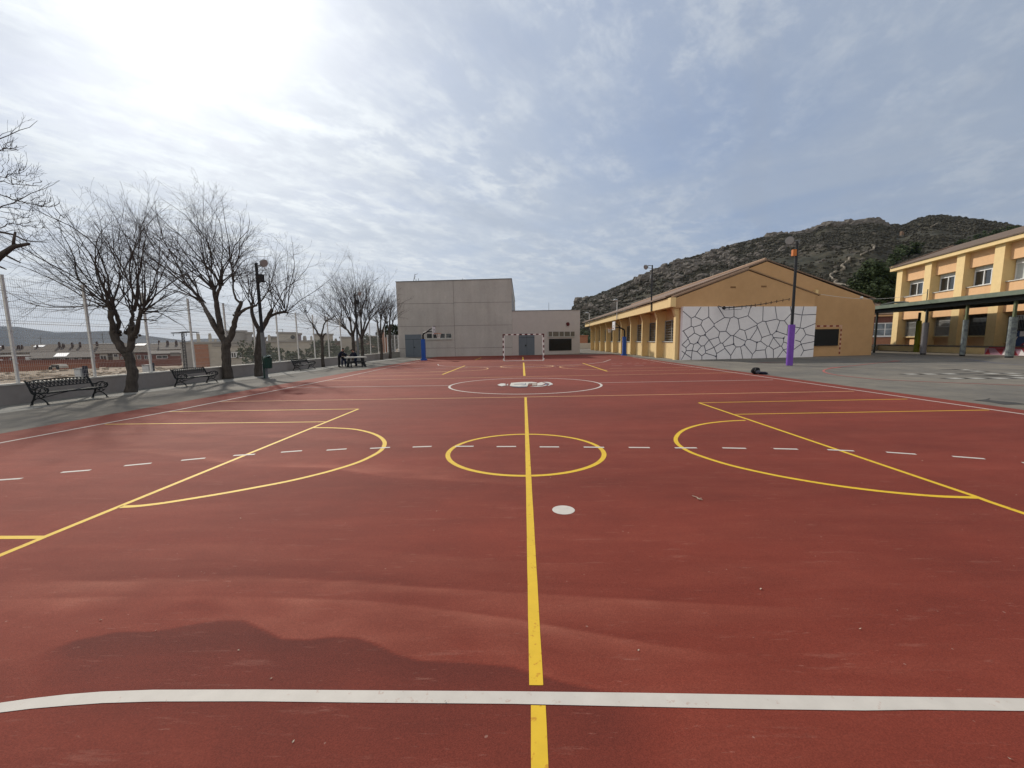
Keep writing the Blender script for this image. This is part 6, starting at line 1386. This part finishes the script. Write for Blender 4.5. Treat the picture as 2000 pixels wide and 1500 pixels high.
# ------------------------------------------------------------------ town beyond the fence
def house(name, label, px0, px1, ytop, Y, depth, wall, eave=None, wins=(), chims=(), zb=-7.2, group='houses of the town beyond the fence', roofm=None, panels=(), patches=(), cat='house'):
    c = ray((px0+px1)/2, ytop); c.z = 0; c.normalize(); Q0 = c*(Y/c.y); P = Plane(Q0, Q0+Vector((c.y, -c.x, 0)))
    pt = P.pt; u0, u1 = pt(px0, ytop)[0], pt(px1, ytop)[0]; t = thing(name, label, cat, (Q0.x, Q0.y, zb), group)
    ze = pt((px0+px1)/2, eave or ytop)[1]; m = MB(); m.pbox(P, u0, u1, zb, ze, -depth, 0); m.build('wall', wall, t)
    if eave:
        zr = H+(pt((px0+px1)/2, ytop)[1]-H)*(Q0.length+depth*.5)/Q0.length
        m = MB(); q = [P.w(u0-.4, ze-.1, .5), P.w(u1+.4, ze-.1, .5), P.w(u1+.4, zr, -depth/2), P.w(u0-.4, zr, -depth/2)]; m.slab([(x, y, z+.2) for x, y, z in q], q)
        q = [P.w(u0-.4, zr, -depth/2-.01), P.w(u1+.4, zr, -depth/2-.01), P.w(u1+.4, ze, -depth-.5), P.w(u0-.4, ze, -depth-.5)]; m.slab([(x, y, z+.2) for x, y, z in q], q)
        m.build('roof', roofm or MT['town_roof'], t)
        fr = lambda y: min(.95, max(.05, (eave-y)/(eave-ytop)))
        for (x0, x1, y0, y1) in panels:
            f0, f1 = fr(y0), fr(y1); sc_ = lambda f: (Q0.length+depth*.5*f)/Q0.length
            rp = lambda x, f: Vector(P.w(pt(x, ytop)[0]*sc_(f), ze-.1+(zr-ze+.1)*(f*depth*.5+.5)/(depth*.5+.5)+.25, -depth*.5*f)); sk = (x1-x0)*.25
            p = [rp(x0, f1), rp(x1-sk, f1), rp(x1, f0), rp(x0+sk, f0)]; m = MB(); m.slab([v+Vector((0, 0, .15)) for v in p], p); m.build('skylight', MT['white_frame'], t)
    else:
        m = MB(); m.pbox(P, u0-.15, u1+.15, ze+.003, ze+.25, -depth-.15, .15); m.build('roof', MT['town_grey'], t)
    for (x0, y0, x1, y1, mm) in patches:
        p, q = pt(x0, y0), pt(x1, y1); m = MB(); m.pbox(P, p[0], q[0], max(q[1], zb), p[1], .003, .10); m.build('facade_panel', mm, t)
    for (x0, y0, x1, y1) in wins:
        p, q = pt(x0, y0), pt(x1, y1); m = MB(); m.pbox(P, p[0], q[0], q[1], p[1], .11, .16); m.build('window', MT['dark_glass'], t)
        f = .10; mid = (p[0]+q[0])/2; m = MB(); m.pbox(P, p[0]-f, q[0]+f, p[1], p[1]+f, .11, .2); m.pbox(P, p[0]-f, q[0]+f, q[1]-f, q[1], .11, .2); m.pbox(P, p[0]-f, p[0], q[1], p[1], .11, .2); m.pbox(P, q[0], q[0]+f, q[1], p[1], .11, .2); m.pbox(P, mid-.04, mid+.04, q[1], p[1], .163, .2); m.build('window_frame', MT['white_frame'], t)
    for (x0, x1, y0, y1) in chims:
        k = (Q0.length+depth*.3)/Q0.length; p, q = pt(x0, y0), pt(x1, y1); a_, b_ = p[0]*k, q[0]*k; w = b_-a_; zt = H+(p[1]-H)*k; zb_ = H+(q[1]-H)*k; o = -depth*.3
        m = MB(); m.pbox(P, a_, b_, zb_-.8, zt-w*.45, o-w, o); m.pbox(P, a_+w*.12, b_-w*.12, zt-w*.447, zt, o-w*.9, o-w*.1); m.build('chimney', wall if Y < 90 else MT['dark_brick2'], t)
MT['dark_brick2'] = mat('dark_chimney_brick', (.07, .045, .04), .9)
tw, tg, br, ob = MT['town_wall'], MT['town_grey'], MT['brick'], MT['orange_brick']
dr = mat('dark_town_roof', (.085, .07, .06), .9, .3, .8)
house('terraced_house', 'brown-roofed house at the far left edge of the town', -60, 66, 677.5, 175, 22, tg, 690, chims=((2,9,674,680),(32,40,674,680),(40,46,674,680)), panels=((-10,8,676,679),), wins=((10,694,20,699),(38,694,48,699)))
house('terraced_house', 'long low brown roof with four dark chimneys, left part of the town', 60, 182, 673.2, 168, 24, tg, 689, chims=((70,75,673,677),(112,119,668,675),(120,127,671,675),(138,144,669,675),(153,159,668,675)), panels=((64,90,675,679),), wins=((80,693,92,700),(100,693,112,700),(140,693,150,700)), roofm=MT['town_roof'])
house('terraced_house', 'dark-roofed house with a long white skylight behind the nearest tree', 180, 262, 671.5, 160, 24, tw, 690, chims=((186,192,667,672),(255,260,667,672)), panels=((184,228,669.3,672.5),), wins=((196,695,208,702),(222,692,230,697),(236,697,240,703)), patches=((184,691,196,706,br),(210,691,221,706,dr),(232,691,262,706,br)), roofm=MT['town_roof'])
house('terraced_house', 'house with a pale awning-like skylight and brick front, right of the nearest tree', 262, 312, 672.2, 158, 22, br, 688, chims=((308,313,665,671),), panels=((262,288,672.5,676.5),(296,310,669,672.5)), wins=((268,694,275,701),(282,694,289,701),(296,694,300,701)), roofm=MT['town_roof'])
house('terraced_house', 'grey-roofed house with two small dark chimneys left of the pylon', 312, 372, 669.6, 150, 24, tg, 683, chims=((324,330,665,670),(341,347,665,670)), wins=((334,690,345,694),), patches=((312,688,350,700,br),), roofm=dr)
house('terraced_house', 'dark low house in the second row with a white sloping awning', 60, 182, 689, 128, 16, dr, 699, wins=((72,700,80,705),(118,701,126,706),(136,701,144,706),(154,701,160,706)), panels=((103,136,692,699),), roofm=dr)
house('terraced_house', 'low red brick house at the left edge below the brown roofs', -60, 60, 697, 120, 14, br, None, wins=((20,700,30,705),), patches=((49,697,60,706,MT['white_frame']),(-2,702,7,713,MT['white_frame'])))
house('terraced_house', 'red brick house with one long white window left of the pylon', 296, 352, 686, 112, 14, br, 691, wins=((306,695,327,699),), patches=((332,688,352,695,tg),(330,705,344,720,mat('rust_brick', (.24, .085, .05), .9, .2, 3))), roofm=dr)
house('town_building', 'grey house wall directly behind the lattice pylon', 352, 380, 670, 80, 12, tg, None)
house('town_building', 'beige house with a tall orange brick panel and two stubby chimneys', 378, 500, 670.5, 56, 13, tw, None, chims=((383,391.5,651,669),(406,414.5,651,671),(418,424,662,671)), wins=((452,689.5,460.5,697.5),(462.5,689.5,470.5,697.5)), patches=((379,673,411,720,ob),(414,671.5,500,675.5,tg)))
house('town_building', 'tall beige roof block behind the three-limbed tree', 437, 481, 648.5, 62, 9, tg, None)
house('town_building', 'lower beige roof block stepping down right of the tall block', 481, 492, 651.5, 62.5, 7, tg, None)
house('town_building', 'grey house stepping down behind the trunk beside the bin', 490, 520, 661, 68, 8, tg, None)
house('town_building', 'beige block with pitched left side and a round window beyond the shrubs', 541, 579.5, 651.5, 66, 8, MT['town_wall'], None)
house('town_building', 'long beige house with stubby chimneys beyond the shrubs', 520, 648, 668, 64, 12, tw, None, chims=((522,529,654,664),(591,599.5,656,669),(605.5,611,656,669)))
house('town_building', 'narrow mauve tower block right of the round window', 580, 588, 653.5, 65, 5, mat('mauve_town_wall', (.22, .19, .21), .9), None)
house('town_building', 'beige roof block behind the slender bare tree', 613, 650, 654.5, 72, 8, tw, None, chims=((653,659,661,669),))
house('town_building', 'low pinkish house behind the paired bare trees', 648, 735, 668, 76, 10, mat('pinkish_town_wall', (.34, .25, .21), .9, .1, 1), None, chims=((664,672,657,669),(676,684,660,669),(700,707,658,669)))
q = atY(571.8, 658.5, 65.2); s = MB(); s.tube([q, q+Vector((-.05, .08, 0))], .32, 14); tag(s.build('round_window', MT['dark_glass']), 'small round window in the beige block beyond the shrubs', 'window')
house('town_building', 'small beige roof block peeping over the shrubs right of the slender bare tree', 664, 690, 660, 74, 6, tw, None)
house('town_building', 'pinkish gable block behind the paired bare trees', 716, 734, 658.5, 72, 6, mat('pink_town_render', (.38, .26, .21), .9, .1, 1), None, chims=((706,712,659,668),))
house('town_building', 'beige attic block left of the round window with a sloping side', 528, 541, 660, 66, 6, tw, None)
q = atY(552, 643, 68); s = MB(); s.tube([(q.x, 68, q.z), (q.x, 68, q.z-2.2)], .03, 4); s.tube([(q.x-.6, 68, q.z), (q.x+.05, 68, q.z)], .03, 4); tag(s.build('aerial', MT['grey_metal']), 'thin television aerial on the beige block beyond the shrubs', 'aerial')
# garden walls, cabinets, rough plot
for (x0, x1, y, Y, lab, mm) in ((-80, 205, 706.5, 108, 'long low red brick garden wall across the left of the plot', br), (205, 352, 704.5, 104, 'red brick garden wall behind the nearest tree trunk', br), (-80, 190, 714, 96, 'second lower terracotta wall in front of the long brick wall', mat('terracotta_wall', (.26, .11, .07), .9, .15, 3))):
    a, b = atY(x0, y, Y), atY(x1, y, Y); s = MB(); s.box(a.x, b.x, Y, Y+.4, -8, a.z); s.box(a.x-.1, b.x+.1, Y-.06, Y+.46, a.z+.003, a.z+.15); tag(s.build('garden_wall', mm), lab, 'wall', 'garden walls of the plot')
for (x0, x1, y0, y1, Y, lab) in ((144,159,721,740,47,'white utility cabinet on the plot, above the nearest bench'),(277,291,714,728,55,'pale grey utility cabinet right of the nearest tree trunk')):
    a, b = atY(x0, y0, Y), atY(x1, y1, Y); t = thing('utility_cabinet', lab, 'cabinet', (a.x, Y, b.z), 'utility cabinets on the plot'); m = MB(); m.box(a.x, b.x, Y, Y+.8, b.z-2.5, a.z); m.build('cabinet_body', mat('pale_cabinet', (.50, .53, .56), .6, .1, 2), t)
    m = MB(); m.box(a.x-.08, b.x+.08, Y-.08, Y+.88, a.z+.003, a.z+.1); m.build('cabinet_roof', MT['grey_metal'], t)
    m = MB(); m.box(b.x+.25, b.x+.6, Y, Y+.3, b.z-2.5, a.z+.35); m.build('meter_post', MT['navy'], t)
a, b = atY(93, 712, 84), atY(118, 722, 84); t = thing('white_van', 'pale dirty van parked on the plot beyond the fence', 'van', ((a.x+b.x)/2, 84, b.z))
m = MB(); m.slab([(a.x, 84, b.z+.3), (b.x, 84, b.z+.3), (b.x, 84, a.z-.35), (b.x-.45, 84, a.z), (a.x+.9, 84, a.z), (a.x+.2, 84, a.z-.45)], [(a.x, 85.6, b.z+.3), (b.x, 85.6, b.z+.3), (b.x, 85.6, a.z-.35), (b.x-.45, 85.6, a.z), (a.x+.9, 85.6, a.z), (a.x+.2, 85.6, a.z-.45)]); m.build('body', tw, t)
m = MB(); m.box(a.x+.7, a.x+1.4, 83.96, 83.997, a.z-.6, a.z-.15); m.box(a.x+1.5, b.x-.2, 83.96, 83.997, a.z-.6, a.z-.15); m.build('window', MT['dark_glass'], t)
for x in (a.x+.5, b.x-.5): m = MB(); m.tube([(x, 83.9, b.z+.3), (x, 84.1, b.z+.3)], .32, 12); m.build('wheel', MT['blackc'], t)
s = MB()
for _ in range(500):
    px, py = rnd.uniform(-40, 350), rnd.uniform(716, 752); g = G(px, py, -2.9)
    if g.x > -18 or g.y > 92: continue
    z = land(g.x, g.y); r = rnd.uniform(.1, .45); s.ball((g.x, g.y, z+r*.1), (r, r, r*.4), 6, 4, jit=.6)
tag(s.build('rubble', MT['rubble']), 'earth clods and stones strewn over the bare plot beyond the fence', 'rubble', kind='stuff')
def pylon():
    Y = 62.; t = thing('power_pylon', 'dark lattice power pylon with a single cross arm beyond the fence', 'pylon', (atY(358, 700, Y).x, Y, -7))
    P = lambda x, y: atY(x, y, Y)
    m = MB(); L0, L1 = P(353.5, 650), P(347+18, 722); tl, tr = P(354, 650), P(358, 650); bl, br_ = P(361, 735), P(366.5, 735)
    for o in (0, .15):
        O = Vector((0, o, 0)); m.tube([tl+O, bl+O], .035, 4); m.tube([tr+O, br_+O], .035, 4)
    n = 16
    for i in range(n):
        a = tl.lerp(bl, i/n); b = tr.lerp(br_, i/n); a2 = tl.lerp(bl, (i+1)/n); b2 = tr.lerp(br_, (i+1)/n)
        m.tube([a, b2], .025, 3); m.tube([b, a2], .025, 3); m.tube([a, b], .03, 3); m.tube([a+Vector((0, .15, 0)), b2+Vector((0, .15, 0))], .025, 3); m.tube([a, a2+Vector((0, .15, 0))], .02, 3)
    m.build('mast', MT['dark_metal'], t)
    m = MB(); m.tube([P(334, 650.3), P(350, 650), P(357, 649), P(367, 648.5), P(389, 649)], [.07, .10, .13, .12, .06], 5)
    for x in (338, 363.5, 384): p = P(x, 650); m.tube([p, p-Vector((0, 0, .5))], .045, 4)
    m.build('cross_arm', MT['dark_metal'], t)
pylon()
for (x, y0, y1, lab) in ((78, 657, 676, 'left'), (199, 649, 672, 'right')):
    Y = 220; a, b = atY(x, y0, Y), atY(x, y1, Y); s = MB(); s.tube([a, (a.x, a.y, b.z-8)], .16, 5); s.tube([a-Vector((1.4, 0, 1)), a-Vector((-1.4, 0, 1))], .12, 4)
    tag(s.build('utility_pole', MT['grey_metal']), {'left': 'thin far pole against the mountains above the brown roofs', 'right': 'thin far pole against the mountains beside the nearest tree'}[lab], 'pole', 'far poles against the mountains')
# ------------------------------------------------------------------ air
def haze():
    mb = MB(); mb.box(-5000, 5000, -1000, 5000, -10, 420); o = mb.build('haze', [])
    m = bpy.data.materials.new('haze'); m.use_nodes = True; nt = m.node_tree; nt.nodes.remove(nt.nodes['Principled BSDF'])
    v = nt.nodes.new('ShaderNodeVolumePrincipled'); v.inputs['Color'].default_value = (.38, .62, 1, 1); v.inputs['Density'].default_value = .000028; v.inputs['Anisotropy'].default_value = 0
    nt.links.new(v.outputs[0], nt.nodes['Material Output'].inputs['Volume'])
    o.data.materials.append(m); o['kind'] = 'stuff'; o['label'] = 'thin bluish haze filling the air over the whole scene'
haze()
# ------------------------------------------------------------------ render settings
sc.view_settings.view_transform = 'Standard'; sc.view_settings.look = 'None'; sc.view_settings.exposure = .24; sc.view_settings.gamma = 1
sc.render.engine = 'CYCLES'
try: sc.cycles.volume_bounces = 0; sc.cycles.max_bounces = 6
except Exception: pass
